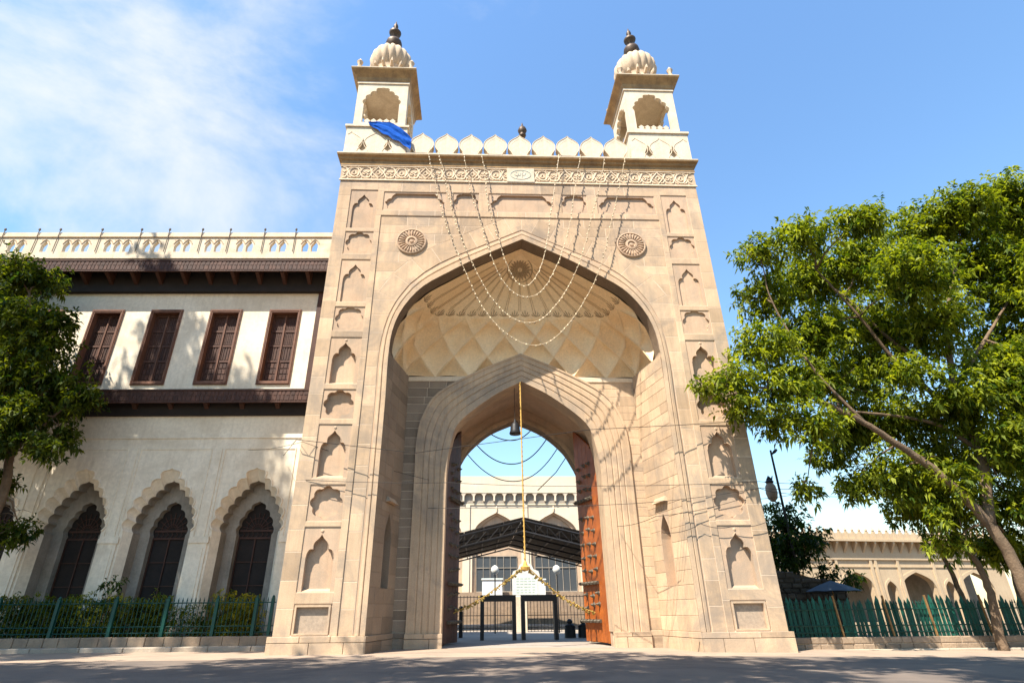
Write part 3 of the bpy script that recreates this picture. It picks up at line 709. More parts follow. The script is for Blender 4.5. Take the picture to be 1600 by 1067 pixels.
# pavilions
def chhatri(cx):
    Y0, Y1 = 0.0, 4.0
    tears = []
    for tx in (-.78, .78):
        T = [(tx, 28.15)] + spline([(tx + .03, 28.0), (tx + .20, 27.6), (tx + .26, 27.4), (tx + .12, 27.2), (tx, 27.1)], 8) + spline([(tx, 27.1), (tx - .12, 27.2), (tx - .26, 27.4), (tx - .20, 27.6), (tx - .03, 28.0)], 8)[1:]
        tears.append(T)
    b = MB(); b.plate([rect(-1.9, 1.9, 26.7, 29.1)] + tears, Y0, Y0 + .3, back=False)
    b.box(-1.88, 1.88, Y0 + .3, Y1, 26.7, 29.1); b.box(-2.0, 2.0, Y0 - .09, Y1 + .09, 29.1, 29.26)
    hw, yc = 1.66, 2.0
    for s in (0, 1, 2, 3):
        def xf(p, s=s):
            x, y = p[0], p[1] - hw
            for _ in range(s): x, y = -y, x
            return (x, y + yc, p[2])
        b.xf = xf
        op = foil_arch(1.16, 31.55, 33.1, 4, .14, 29.9)
        b.plate([rect(-hw if s % 2 == 0 else -hw + .26, hw if s % 2 == 0 else hw - .26, 29.26, 33.55), op], 0, .26)
        b.xf = None
    b.box(-hw + .02, hw - .02, yc - hw + .02, yc + hw - .02, 33.3, 33.5)
    b.box(-hw - .07, hw + .07, yc - hw - .07, yc + hw + .07, 33.40, 33.56)
    body = b.build('pavilion', 'plaster', G, loc=(cx, 0, 0))
    mt = MB()
    for tx in (-1.55, 0, 1.55):
        mt.tube([(x * 1.0 + tx, -.004, z) for x, z in mp_[1:-1] if abs(x + tx) < 1.88], .026, 4)
    mt.build('blind_merlon', 'frieze', body)
    for s in range(4):
        r = MB()
        def xf(p, s=s):
            x, y = p[0], p[1] - hw
            for _ in range(s): x, y = -y, x
            return (x, y + yc, p[2])
        r.xf = xf
        for k in range(5):
            c = -.82 + .41 * k
            r.prism([(c - .19, 29.9), (c + .19, 29.9), (c + .10, 30.0), (c + .20, 30.14), (c, 30.32), (c - .20, 30.14), (c - .10, 30.0)], .08, .2)
        r.build('railing', 'plaster', body)
    e = MB(); pr = [(0, 33.5), (.10, 33.62), (.14, 33.9), (.30, 34.12), (.48, 34.32), (.52, 34.42), (.46, 34.48), (-.2, 34.62)]
    rg = lambda o, z: [(-hw - o, yc - hw - o, z), (hw + o, yc - hw - o, z), (hw + o, yc + hw + o, z), (-hw - o, yc + hw + o, z)]
    for (o0, z0), (o1, z1) in zip(pr, pr[1:]): e.strip(rg(o0, z0), rg(o1, z1), closed=True)
    e.add(rg(-.2, 34.62), [(0, 1, 2, 3)]); e.build('eave', 'cornice', body)
    t = MB()
    t.box(-hw - .5, hw + .5, yc - hw - .5, yc + hw + .5, 34.44, 34.5); t.build('eave_edge', 'plaster', body)
    d = MB(); d.lathe([(1.5, 34.6), (1.45, 35.4), (1.2, 35.6), (1.12, 36.0), (1.2, 36.25)], (0, yc), 24)
    for k in range(14):
        a = 2 * math.pi * k / 14; c, s_ = math.cos(a), math.sin(a)
        d.tube([(1.15 * c, yc + 1.15 * s_, 35.9), (1.42 * c, yc + 1.42 * s_, 36.15), (1.5 * c, yc + 1.5 * s_, 36.4)], [.12, .13, .03], 6)
    for sx in (-1, 1):
        for sy in (-1, 1): d.lathe([(.12, 34.6), (.2, 34.8), (.1, 35.1), (.22, 35.4), (.02, 35.75)], (sx * 1.75, yc + sy * 1.75), 8)
    d.build('drum', 'domestone', body, smooth_angle=40)
    d = MB(); d.lathe([(1.05, 36.2), (1.30, 36.45), (1.49, 36.85), (1.57, 37.3), (1.5, 37.75), (1.28, 38.15), (.95, 38.45), (.6, 38.65), (.3, 38.78), (.1, 38.85)], (0, yc), 96, 18, .13)
    d.build('dome', 'domestone', body, smooth=True)
    f = MB(); f.lathe([(.2, 38.7), (.24, 39.0), (.45, 39.35), (.60, 39.65), (.56, 39.9), (.3, 40.15), (.16, 40.35), (.16, 40.6), (.4, 40.8), (.46, 40.98), (.3, 41.2), (.12, 41.32), (.1, 41.5), (.19, 41.7), (.13, 41.95), (.05, 42.1), (.03, 42.3)], (0, yc), 16)
    f.build('finial', 'finial', body, smooth=True)
    return body
chhatri(-8.95); chhatri(9.0)
b = MB(); b.lathe([(.05, 28.3), (.05, 29.15), (.2, 29.2), (.24, 29.32), (.14, 29.4), (.22, 29.5), (.3, 29.72), (.22, 29.95), (.1, 30.05), (.05, 30.3), (.01, 30.45)], (.30, .6), 12); b.build('roof_finial', 'finial', G, smooth=True)

# doors
def door(sgn):
    h0, f0 = Vector((4.17, 4.75)), Vector((3.45, 7.2)); d = (f0 - h0); Ld = d.length; d = d / Ld; n = Vector((-d.y, d.x))
    if n.x > 0: n = -n
    def xf(p): 
        v = h0 + d * p[0] + n * p[1]; return (sgn * v.x, v.y, p[2])
    top = lambda s: 9.6 + 0.75 * s
    b = MB(xf); b.add([(0, -.14, .08), (Ld, -.14, .08), (Ld, -.14, top(Ld)), (0, -.14, top(0)), (0, -.02, .08), (Ld, -.02, .08), (Ld, -.02, top(Ld)), (0, -.02, top(0))], [(0, 1, 2, 3), (7, 6, 5, 4), (0, 4, 5, 1), (1, 5, 6, 2), (2, 6, 7, 3), (3, 7, 4, 0)])
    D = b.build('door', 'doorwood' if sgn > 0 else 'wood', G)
    mm = 'doorwood' if sgn > 0 else 'wood'  # left leaf gets darker wood, its shade put into the colour
    n_p = 5
    for k in range(n_p):
        s0, s1 = Ld * k / n_p + .008, Ld * (k + 1) / n_p - .008
        p = MB(xf); th = .03 if k else .12
        p.add([(s0, -.02, .08), (s1, -.02, .08), (s1, -.02, top(s1)), (s0, -.02, top(s0)), (s0, th, .08), (s1, th, .08), (s1, th, top(s1)), (s0, th, top(s0))], [(0, 1, 2, 3), (7, 6, 5, 4), (0, 4, 5, 1), (1, 5, 6, 2), (2, 6, 7, 3), (3, 7, 4, 0)], tone())
        p.build('plank', mm, D)
    e = MB(xf); e.box(-.55, 0.0, -.16, .14, .06, top(0)); e.build('hanging_stile', mm, D)
    for z in (.95, 2.75, 7.05):
        p = MB(xf); p.box(.5, Ld + .05, .03, .22, z, z + .16)
        p.build('strap', 'iron', D)
        for s in np.linspace(.6, Ld - .1, 6):
            q = MB(xf); q.tube([(s, .22, z + .08), (s, .28, z + .08), (s, .36, z + .09)], [.075, .06, .015], 6); q.build('spike', 'iron', D)
    for z in (1.7, 2.3, 3.5, 4.15, 4.8, 5.5, 6.2, 7.7, 8.4, 9.1):
        for s in (.75, 1.35, 2.1):
            zz = z + random.uniform(-.12, .12)
            q = MB(xf); q.tube([(s, .02, zz), (s, .09, zz)], [.13, .10], 8); q.tube([(s, .09, zz), (s, .17, zz), (s, .27, zz + .01)], [.08, .065, .015], 6); q.build('spike', 'iron', D)
door(1); door(-1)

# stones -> objects
STONES.sort(key=lambda t: -t[0])
for a, b, m in STONES[:300]: b.build('stone', m, G)
for m in sorted({t[2] for t in STONES[300:]}):
    j = MB()
    for a, b, mm_ in STONES[300:]:
        if mm_ == m:
            o = len(j.v); j.v += b.v; j.f += [tuple(i + o for i in f) for f in b.f]; j.t += b.t
    j.build('stonework', m, G, kind='stuff')
print('stones', len(STONES))

# ------------------------------------------------------------------ LEFT WING
W = empty('arcaded_building', (-11, 6, 0), R(-1.5), 'cream two storey building with dark wooden eaves, shuttered windows and scalloped arches', 'building')
WX = [-23.0, -19.15, -15.3, -11.55, -7.75, -3.95]
AX = [-23.2, -18.4, -13.55, -8.75, -3.95]
FOIL = [foil_arch(1.82, 5.6, 9.0, 6, .20, .3, c) for c in AX]
b = MB(); b.plate([rect(-30, .6, -.3, 22.4)] + FOIL + [rect(c - .95, c + .95, 14.15, 19.1) for c in WX], 0, .6, back=False)
b.box(-30, .6, 3.0, 9.0, -.3, 22.4); b.box(-30, .6, .6, 3.0, 12.4, 13.0); b.box(-30, .6, .0, 9.0, 22.2, 22.45)
b.build('wall', 'whitewall', W)
for c, L in zip(AX, FOIL):
    # reveal narrows in scalloped steps to the doorway
    L2 = foil_arch(1.55, 5.55, 8.35, 6, .16, .3, c + .02)
    L3 = foil_arch(.98, 5.5, 7.32, 4, .11, .3, c)
    b = MB(); A = [(x, .0, z) for x, z in L]; B = [(x, .45, z) for x, z in L2]
    b.strip(A, B); o = b.build('scalloped_arch', 'whitewall', W)
    e = MB(); e.tube([(x, -.015, z) for x, z in L[1:-1]], .05, 5); e.build('moulding', 'whitewall', o)
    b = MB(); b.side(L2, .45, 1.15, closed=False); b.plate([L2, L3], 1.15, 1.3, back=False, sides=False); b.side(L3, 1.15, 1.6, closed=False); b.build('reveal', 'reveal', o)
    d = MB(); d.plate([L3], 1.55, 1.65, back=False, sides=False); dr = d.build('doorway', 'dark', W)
    g = MB()
    for xx in (-.02, -.93, .93): g.tube([(c + xx, 1.5, .4), (c + xx, 1.5, 5.3)], .045, 4)
    for z in (5.35, 5.75): g.box(c - .95, c + .95, 1.46, 1.56, z - .05, z + .05)
    for z in (1.6, 2.9, 4.1): g.box(c - .95, c + .95, 1.49, 1.53, z - .02, z + .02)
    for k in range(9):
        a = math.pi * (k + .5) / 9; g.tube([(c + .2 * math.cos(a), 1.5, 5.8 + .15 * math.sin(a)), (c + .85 * math.cos(a), 1.5, 5.8 + .95 * math.sin(a))], .022, 4)
    for k in range(7): g.tube([(c - .8 + .26 * k, 1.5, 5.4), (c - .67 + .26 * k, 1.5, 5.56), (c - .8 + .26 * k, 1.5, 5.72)], .02, 4)
    for rr in (.3, .6): g.tube([(c + rr * math.cos(a), 1.5, 5.8 + rr * 1.1 * math.sin(a)) for a in np.linspace(0, math.pi, 9)], .022, 4)
    g.build('grille', 'wood', dr)
# pilasters between the arches and flat panel mouldings
for c in [(a + b_) / 2 for a, b_ in zip(AX, AX[1:])] + [-1.55]:
    b = MB(); b.box(c - .46, c + .46, -.07, 0, -.2, 5.0); b.box(c - .54, c + .54, -.13, 0, 4.95, 5.18); b.box(c - .50, c + .50, -.10, 0, 5.18, 5.28)
    b.box(c - .30, c + .30, -.10, -.07, .8, 4.7); b.box(c - .22, c + .22, -.04, 0, 5.28, 10.1); b.build('pilaster', 'whitewall', W)
b = MB(); b.box(-30, .6, -.05, 0, 10.70, 10.80)
for c in AX:
    for z0, z1, x0, x1 in [(10.05, 10.13, c - 2.05, c + 2.05)]: b.box(x0, x1, -.035, 0, z0, z1)
    for x0 in (c - 2.05, c + 2.0): b.box(x0, x0 + .05, -.035, 0, 5.3, 10.05)
b.build('wall_moulding', 'whitewall', W)
b = MB(); b.box(-30, .6, -.14, 0, -.3, .72); b.build('plinth', 'reveal', W)
# carved timber fascias with rafters
def fascia(z0, z1, off, name):
    b = MB(); b.box(-30, .55, -off, -off + .1, z0, z1); b.box(-30, .55, -off - .05, -off + .12, z1 - .09, z1); b.box(-30, .55, -off - .03, -off, z0, z0 + .07)
    o = b.build(name, 'wood', W)
    c = MB(); x = -29.8; k = 0
    while x < .4:
        w = .26 + .05 * math.sin(k * 1.7)
        c.box(x, x + w - .05, -off - .025, -off, z0 + .13, (z0 + z1) / 2 - .02, random.random()); c.box(x + .08, x + w - .02, -off - .02, -off, (z0 + z1) / 2 + .03, z1 - .15, random.random())
        x += w; k += 1
    c.build('carving', 'wood', o, kind='stuff'); return o
fascia(21.47, 22.34, 1.15, 'eave_fascia')
b = MB(); b.box(-30, .55, -1.05, .0, 21.95, 22.2); b.build('eave_soffit', 'dark', W)  # shade under the eave put into this near-black colour
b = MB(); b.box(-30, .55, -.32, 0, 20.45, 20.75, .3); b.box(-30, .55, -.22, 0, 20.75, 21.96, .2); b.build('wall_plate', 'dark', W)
rm = MB(); rm.add([(-.11, -1.05, 21.5), (.11, -1.05, 21.5), (.11, -.1, 20.95), (-.11, -.1, 20.95), (-.11, -1.05, 21.95), (.11, -1.05, 21.95), (.11, -.1, 21.95), (-.11, -.1, 21.95)],
    [(0, 3, 2, 1), (4, 5, 6, 7), (0, 1, 5, 4), (1, 2, 6, 5), (2, 3, 7, 6), (3, 0, 4, 7)]); rme = rm.mesh('rafter')
for k in range(18): link('rafter', rme, 'wood', W, (-1.0 - 1.62 * k, 0, 0))
fascia(12.62, 13.44, .8, 'ledge_fascia')
b = MB(); b.box(-30, .55, -.72, 0, 13.1, 13.35); b.add([(-30, -.85, 13.45), (.55, -.85, 13.45), (.55, 0, 13.62), (-30, 0, 13.62)], [(0, 1, 2, 3)]); b.build('ledge_slab', 'wood', W)
b = MB(); b.box(-30, .55, -.2, 0, 12.05, 13.12); b.build('ledge_beam', 'dark', W)  # darkened in its colour to stand for the shade below the ledge
bm_ = MB(); bm_.add([(-.12, -.7, 12.85), (.12, -.7, 12.85), (.12, -.05, 12.3), (-.12, -.05, 12.3), (-.12, -.7, 13.1), (.12, -.7, 13.1), (.12, -.05, 13.1), (-.12, -.05, 13.1)],
    [(0, 3, 2, 1), (4, 5, 6, 7), (0, 1, 5, 4), (1, 2, 6, 5), (2, 3, 7, 6), (3, 0, 4, 7)]); bme = bm_.mesh('bracket')
for k in range(14): link('bracket', bme, 'wood', W, (-1.2 - 2.1 * k, 0, 0))
b = MB(); b.box(-1.95, -1.35, -.12, .05, 13.6, 20.5); b.build('corner_post', 'wood', W)
# shuttered windows
def shutter(x0, x1, name='shutter'):
    b = MB(); y = .30
    b.box(x0, x1, y + .05, y + .09, 14.3, 18.95, .2)
    for xa, xb in ((x0, x0 + .1), (x1 - .1, x1)): b.box(xa, xb, y, y + .06, 14.3, 18.95, .7)
    for z in (14.3, 15.66, 16.72, 17.75, 18.85): b.box(x0, x1, y - .01, y + .05, z, z + .13, .8)
    for k in range(4): b.box(x0 + .13 + k * .165, x0 + .21 + k * .165, y + .02, y + .06, 15.85, 16.68, random.random())
    for za, zb in ((16.9, 17.7), (17.92, 18.8)):
        for k in range(6): b.box(x0 + .12 + k * .115, x0 + .17 + k * .115, y + .025, y + .06, za, zb, .6)
        for k in range(7): b.box(x0 + .1, x1 - .1, y + .035, y + .065, za + k * (zb - za) / 7, za + k * (zb - za) / 7 + .05, .4)
    for k in range(3):
        for q in range(3):
            b.box(x0 + .14 + k * .22, x0 + .32 + k * .22, y + .02, y + .06, 14.52 + q * .38, 14.82 + q * .38, random.random())
    return b
for c in WX:
    b = MB(); b.plate([rect(c - 1.02, c + 1.02, 14.03, 19.24), rect(c - .84, c + .84, 14.26, 19.02)], -.08, .36, .8)
    b.plate([rect(c - .97, c + .97, 14.08, 19.19), rect(c - .91, c + .91, 14.16, 19.11)], -.11, -.07, .4)
    f = b.build('window', 'woodlight', W)
    for s in (-1, 1):
        x0, x1 = (c - .82, c - .02) if s < 0 else (c + .02, c + .82)
        shutter(x0, x1).build('shutter', 'wood', f)
    b = MB(); b.box(c - .04, c + .04, .24, .34, 14.3, 18.95); b.build('meeting_stile', 'woodlight', f)
# parapet with pierced arches and thin rods
RX = [-29.5, -27.0, -25.2, -23.07, -20.8, -19.41, -16.64, -14.02, -12.16, -9.96, -8.1, -5.8, -3.72, -1.6]
ops = []; orn = MB()
for a, b_ in zip(RX, RX[1:]):
    n = max(1, int((b_ - a - .5) / .62)); n = min(n, 3)
    m0 = (a + b_) / 2 - (n - 1) * .31
    for k in range(n):
        c = m0 + k * .62; ops.append([(c - .2, 22.98), (c + .2, 22.98), (c + .23, 23.4), (c + .2, 23.55), (c, 23.86), (c - .2, 23.55), (c - .23, 23.4)])
        orn.tube([(c - .31, -1.16, 23.6), (c - .15, -1.17, 23.86), (c, -1.17, 23.95), (c + .15, -1.17, 23.86), (c + .31, -1.16, 23.6)], .03, 4)
        orn.tube([(c - .31, -1.16, 23.98), (c - .18, -1.17, 23.84)], .03, 4)
b = MB(); b.plate([rect(-30, .3, 22.44, 24.16)] + ops, -1.15, -.9); b.box(-30, .3, -1.2, -.85, 24.16, 24.26, .3); b.box(-30, .3, -1.17, -.87, 24.26, 24.52)
b.box(-30, .3, -1.18, -1.15, 22.46, 22.8)
p = b.build('parapet', 'plaster', W); orn.build('tracery', 'friezeback', p)
b = MB(); b.box(-30, .3, -1.22, -.86, 24.12, 24.16); b.build('coping_line', 'cornice', p)
for x in RX[3:-1]:
    b = MB(); b.tube([(x, -1.22, 22.95), (x, -1.22, 24.66)], .028, 5); b.lathe([(.02, 24.62), (.07, 24.68), (.07, 24.78), (.02, 24.84)], (x, -1.22), 8); b.build('rod', 'iron', W)

# ------------------------------------------------------------------ boundary walls, kerbs, railings
def dup(o, loc, parent=None, rot=None):
    c = o.copy(); COL.objects.link(c); c.location = loc
    if parent: c.parent = parent
    if rot: c.rotation_euler = rot
    return c
k = empty('boundary_wall', (-11.9, 3.6, 0), 0, 'low wall of rough stone blocks under the left green railing', 'wall')
x = -20.0; base = MB(); base.box(-20, -.05, .06, .4, -.05, .56); base.build('wall_core', 'mortar', k)
while x < -.1:
    w = min(random.uniform(.55, 1.0), -.06 - x); b = MB(); b.block([(x + .012, .16), (x + w - .012, .16), (x + w - .012, .58 + random.uniform(-.015, .015)), (x + .012, .58)], random.uniform(-.02, .02), .3, .025, tone()); b.build('stone', 'block', k); x += w
k = empty('kerb', (-11.9, 3.1, 0)); k['kind'] = 'structure'
kb = MB(); kb.box(-20, -.05, .0, .45, -.1, .165); k0_ = kb.build('kerb_bed', 'kerb', k)
x = -20.0
while x < -.1:
    w = min(random.uniform(1.6, 2.2), -.06 - x); b = MB(); b.block([(x + .01, -.05), (x + w - .01, -.05), (x + w - .01, .19), (x + .01, .19)], -.06, .44, .03, tone()); b.build('kerbstone', 'kerb', k); x += w
F = empty('railing', (-11.9, 3.75, .58), 0, 'dark green iron railing with spear tips before the left hedge', 'railing', None)
b = MB()
for z in (1.42, .42, .16): b.tube([(-20, 0, z), (-.1, 0, z)], .026, 6, .4); 
bb = MB(); bb.tube([(0, 0, .02), (0, 0, 1.46)], .019, 5); bb.tube([(0, 0, 1.46), (0, 0, 1.50), (0, 0, 1.66)], [.014, .035, .004], 5); bar = bb.mesh('bar')
for z in (1.42, .42, .16):
    r = MB(); r.tube([(-20, 0, z), (-.1, 0, z)], .026, 6, .4); r.build('rail', 'green', F)
for i in range(98): link('bar', bar, 'green', F, (-.3 - .2 * i, random.uniform(-.01, .01), 0))
pp = MB(); pp.box(-.07, .07, -.07, .07, -.02, 1.6, .8); pp.lathe([(.06, 1.6), (.075, 1.64), (.05, 1.70), (.01, 1.74)], (0, 0), 8); post = pp.mesh('post')
for x in (-.25, -1.0, -2.85, -5.15, -7.55, -10.2, -12.9, -15.6, -18.4): link('post', post, 'green', F, (x, -.03, 0))

k = empty('boundary_wall', (11.1, 2.3, -.2), 0, 'low two course sandstone block wall under the right teal railing', 'wall')
base = MB(); base.box(0, 14.0, .06, .45, -.3, .48); base.build('wall_core', 'mortar', k)
for z0, z1 in ((-.02, .24), (.24, .52)):
    x = 0.0
    while x < 10.6:
        w = min(random.uniform(.45, 1.0), 10.66 - x); b = MB(); b.block([(x + .012, z0 + .012), (x + w - .012, z0 + .012), (x + w - .012, z1 - .012), (x + .012, z1 - .012)], random.uniform(-.02, .02), .3, .025, tone()); b.build('stone', 'block', k); x += w
    x = 11.05
    while x < 14:
        w = min(random.uniform(.45, 1.0), 14 - x) + .01; b = MB(); b.block([(x + .012, z0 + .012), (x + w - .012, z0 + .012), (x + w - .012, z1 - .012), (x + .012, z1 - .012)], random.uniform(-.02, .02), .3, .025, tone()); b.build('stone', 'block', k); x += w
k = empty('kerb', (11.0, 1.95, -.27)); k['kind'] = 'structure'
x = 0
while x < 14:
    w = random.uniform(1.6, 2.2); b = MB(); b.block([(x + .01, -.2), (x + w - .01, -.2), (x + w - .01, .10), (x + .01, .10)], 0, .34, .03, tone()); b.build('kerbstone', 'kerb', k); x += w
F = empty('railing', (11.2, 2.5, .3), 0, 'teal green railing of weathered pickets beside the gateway on the right', 'railing')
for z in (1.16, .48, .2):
    r = MB(); r.tube([(0, 0, z), (14, 0, z)], .028, 6, .5); r.build('rail', 'green', F)
bb = MB(); bb.tube([(0, 0, .0), (0, 0, 1.36)], .016, 5); bb.tube([(0, 0, 1.36), (0, 0, 1.4), (0, 0, 1.55)], [.016, .035, .004], 5); bar = bb.mesh('bar')
for i in range(76): link('bar', bar, 'green', F, (.1 + .18 * i, 0, 0)).rotation_euler.y = random.gauss(0, .02)
pk = []
for v in range(4):
    b = MB(); h = 1.5 + .08 * v; b.prism([(-.075, -.02), (.075, -.02), (.08, h - .2), (.0, h), (-.08, h - .2)], .0, .03, .2 + .2 * v); pk.append(b.mesh('picket'))
for i in range(62):
    o = link('picket', pk[random.randrange(4)], 'green2', F, (.06 + .212 * i + random.uniform(-.04, .04), .12 + random.uniform(0, .05), random.uniform(-.03, .04))); o.rotation_euler.y = random.gauss(0, .03)
pp = MB(); pp.box(-.035, .035, -.035, .035, -.1, 1.75); post = pp.mesh('post')
for x, a in ((3.35, -.06), (5.75, -.05), (7.8, -.04), (10.5, -.05), (12.6, -.03)): 
    o = link('post', post, 'rust', F, (x, -.08, 0)); o.rotation_euler.y = a

# ------------------------------------------------------------------ foliage
def leaf_cloud(name, P, D, L, Wd, m, parent, tn, kind=None, droop=.35):
    """P twig points, D leaf directions (N,3); four verts and one folded face per leaf"""
    n = len(P); up = RNG.normal(0, .35, (n, 3)) + np.array([0, 0, 1.0])
    side = np.cross(D, up); side /= np.linalg.norm(side, axis=1)[:, None] + 1e-9
    l = L * RNG.uniform(.5, 1.35, n)[:, None]; w = Wd * RNG.uniform(.75, 1.2, n)[:, None]
    v = np.empty((n, 4, 3)); v[:, 0] = P; mid = P + D * l * .5
    v[:, 1] = mid + side * w; v[:, 3] = mid - side * w
    v[:, 1, 2] += w[:, 0] * .3; v[:, 3, 2] += w[:, 0] * .3
    v[:, 2] = P + D * l; v[:, 2, 2] -= l[:, 0] * droop
    me = bpy.data.meshes.new(name); me.vertices.add(4 * n); me.vertices.foreach_set('co', v.reshape(-1).astype(np.float32))
    me.loops.add(4 * n); me.loops.foreach_set('vertex_index', np.arange(4 * n, dtype=np.int32))
    me.polygons.add(n); me.polygons.foreach_set('loop_start', np.arange(0, 4 * n, 4, dtype=np.int32)); me.polygons.foreach_set('loop_total', np.full(n, 4, dtype=np.int32))
    a = me.attributes.new('tone', 'FLOAT', 'POINT'); a.data.foreach_set('value', np.repeat(np.clip(tn, 0, 1), 4).astype(np.float32))
    me.update(calc_edges=True); me.validate()
    return link(name, me, m, parent, kind=kind)
def crown_points(clumps, dens, shell=2.4, flat=.8):
    pts, out = [], []
    for c in clumps:
        x, y, z, r = c[:4]; n = max(3, int(dens * r ** 2))
        d = RNG.normal(0, 1, (n, 3)); d /= np.linalg.norm(d, axis=1)[:, None]
        rr = RNG.uniform(0, 1, n) ** (1 / shell); p = d * (rr * r * (1 + .25 * RNG.normal(0, 1, n)))[:, None] * np.array([1.08, 1, flat])
        pts.append(p + np.array([x, y, z])); out.append(d)
    return np.concatenate(pts), np.concatenate(out)
def foliage(clumps, dens, nleaf, L, Wd, m, parent, name='crown', flat=.8, base=(0.42, .2), kind='stuff'):
    P, D = crown_points(clumps, dens, flat=flat); n = len(P)
    tw = RNG.normal(base[0], base[1], n)
    axis = D * .6 + RNG.normal(0, .45, (n, 3)) + np.array([0, 0, .15]); axis /= np.linalg.norm(axis, axis=1)[:, None]
    P = np.repeat(P, nleaf, 0); A = np.repeat(axis, nleaf, 0); T = np.repeat(tw, nleaf) + RNG.normal(0, .10, n * nleaf)
    R_ = RNG.normal(0, 1, (n * nleaf, 3)); R_ -= A * (R_ * A).sum(1)[:, None]; R_ /= np.linalg.norm(R_, axis=1)[:, None]
    D2 = A * RNG.uniform(.15, .8, n * nleaf)[:, None] + R_; D2 /= np.linalg.norm(D2, axis=1)[:, None]
    P = P + A * RNG.uniform(-.5, .5, n * nleaf)[:, None] * L + D2 * L * .1
    return leaf_cloud(name, P, D2, L, Wd, m, parent, T, kind)
def limbs(parent, paths, m='bark', name='limb', n=8):
    for P, r0, r1 in paths:
        Q = [Vector(p) for p in P]; out = []
        out = [Vector(p) for p in spline(P, 5 * len(Q))] if len(Q) > 2 else Q; k = len(out)
        out = [p + Vector((random.gauss(0, 1), random.gauss(0, 1), random.gauss(0, .6))) * (r0 * .07 if 0 < i < k - 1 else 0) for i, p in enumerate(out)]
        b = MB(); b.tube(out, [r0 + (r1 - r0) * (i / (k - 1)) ** .8 for i in range(k)], n); b.build(name, m, parent, smooth=True)
def twigs(parent, clumps, nodes, r=.06, frac=1.0, per=4):
    b = MB(); N = [Vector(p) for p in nodes]
    for c in clumps:
        if random.random() > frac: continue
        q = Vector(c[:3]); a = min(N, key=lambda p: (p - q).length); mid = a.lerp(q, .5) + Vector((0, 0, (q - a).length * .08))
        b.tube([a, a.lerp(mid, .5) + Vector((random.gauss(0, .1), random.gauss(0, .1), .05)), mid, q], [r, r * .8, r * .6, r * .35], 5)
        for _ in range(per):
            d = Vector((random.gauss(0, 1), random.gauss(0, 1), random.gauss(.2, .8))).normalized() * c[3] * .95
            s = mid.lerp(q, random.random()); b.tube([s, s + d * .5 + Vector((0, 0, .1)), s + d], [r * .4, r * .28, r * .12], 4)
    b.build('twigs', 'bark', parent, smooth=True, kind='stuff')

RT = [(29.8, -0.5, 24.4, 1.38), (32.1, 1.5, 23.6, 2.47), (27.2, 0.4, 23.1, 1.97), (28.2, 1.9, 20.4, 2.58), (25.6, 2.1, 23.4, 2.06), (18.8, -1.6, 21.1, 1.26), (20.5, -1.9, 16.9, 2.02), (22.5, 3.4, 21.3, 2.28), (16.5, -0.3, 20.9, 1.41), (13.5, -0.5, 19.6, 1.27), (19.6, 4.5, 20.9, 2.32), (14.2, 1.1, 17.8, 1.66), (21.2, 3.4, 17.1, 2.36), (22.6, 1.1, 15.4, 1.99), (17.0, 2.1, 15.9, 2.05), (12.1, -1.0, 13.5, 1.63), (30.3, 2.1, 18.2, 2.34), (29.1, 3.6, 15.9, 1.96), (10.0, -1.5, 11.6, 1.08), (8.6, -1.6, 11.0, 0.79), (10.1, -1.4, 10.1, 1.0), (12.4, -1.0, 11.4, 1.42), (16.5, 1.4, 12.8, 1.74), (20.1, 2.8, 13.4, 1.84), (13.6, 2.4, 10.6, 1.21), (13.2, -1.6, 9.3, 1.34), (18.5, 2.9, 10.4, 1.59), (20.6, 1.8, 10.4, 1.71), (22.0, -0.0, 10.5, 1.46), (23.7, -1.8, 11.2, 1.86), (17.1, 3.6, 9.1, 1.24), (18.5, 1.1, 7.8, 1.44), (22.4, 2.7, 8.6, 1.54), (26.5, 3.7, 9.5, 1.8), (13.0, 0.0, 6.5, 0.66), (17.4, 2.6, 7.4, 0.94), (20.8, 4.0, 6.4, 1.31), (20.7, 0.6, 5.9, 1.38), (25.9, 3.2, 6.6, 1.7), (19.7, 0.9, 4.2, 0.9), (24.4, 4.1, 4.5, 1.18), (25.7, 3.7, 4.1, 1.33), (32.4, -1.4, 22.3, 2.99), (30.2, -1.1, 17.1, 3.15), (28.1, -0.6, 11.7, 2.95), (30.2, 4.3, 7.5, 2.5)]
T = empty('broadleaf_tree', (22.0, -.5, -.28), 0, 'big spreading green tree on the right, one branch reaching across the gateway', 'tree')
off = Vector((22.0, -.5, -.28))
rel = lambda P: [tuple(Vector(p) - off) for p in P]
relc = lambda C: [tuple(Vector(c[:3]) - off) + (c[3],) for c in C]
trunk = [(22.0, -.5, -.4), (21.4, -.5, 1.9), (21.25, -.5, 3.5), (20.8, -.5, 4.9), (20.0, -.5, 6.3), (18.9, -.5, 7.6), (17.7, -.6, 8.55), (16.4, -.7, 9.5), (15.0, -.8, 10.3), (13.5, -1.0, 10.9), (11.6, -1.3, 11.1), (9.4, -1.5, 11.3)]
limbs(T, [(rel(trunk), .33, .04)], name='trunk', n=10)
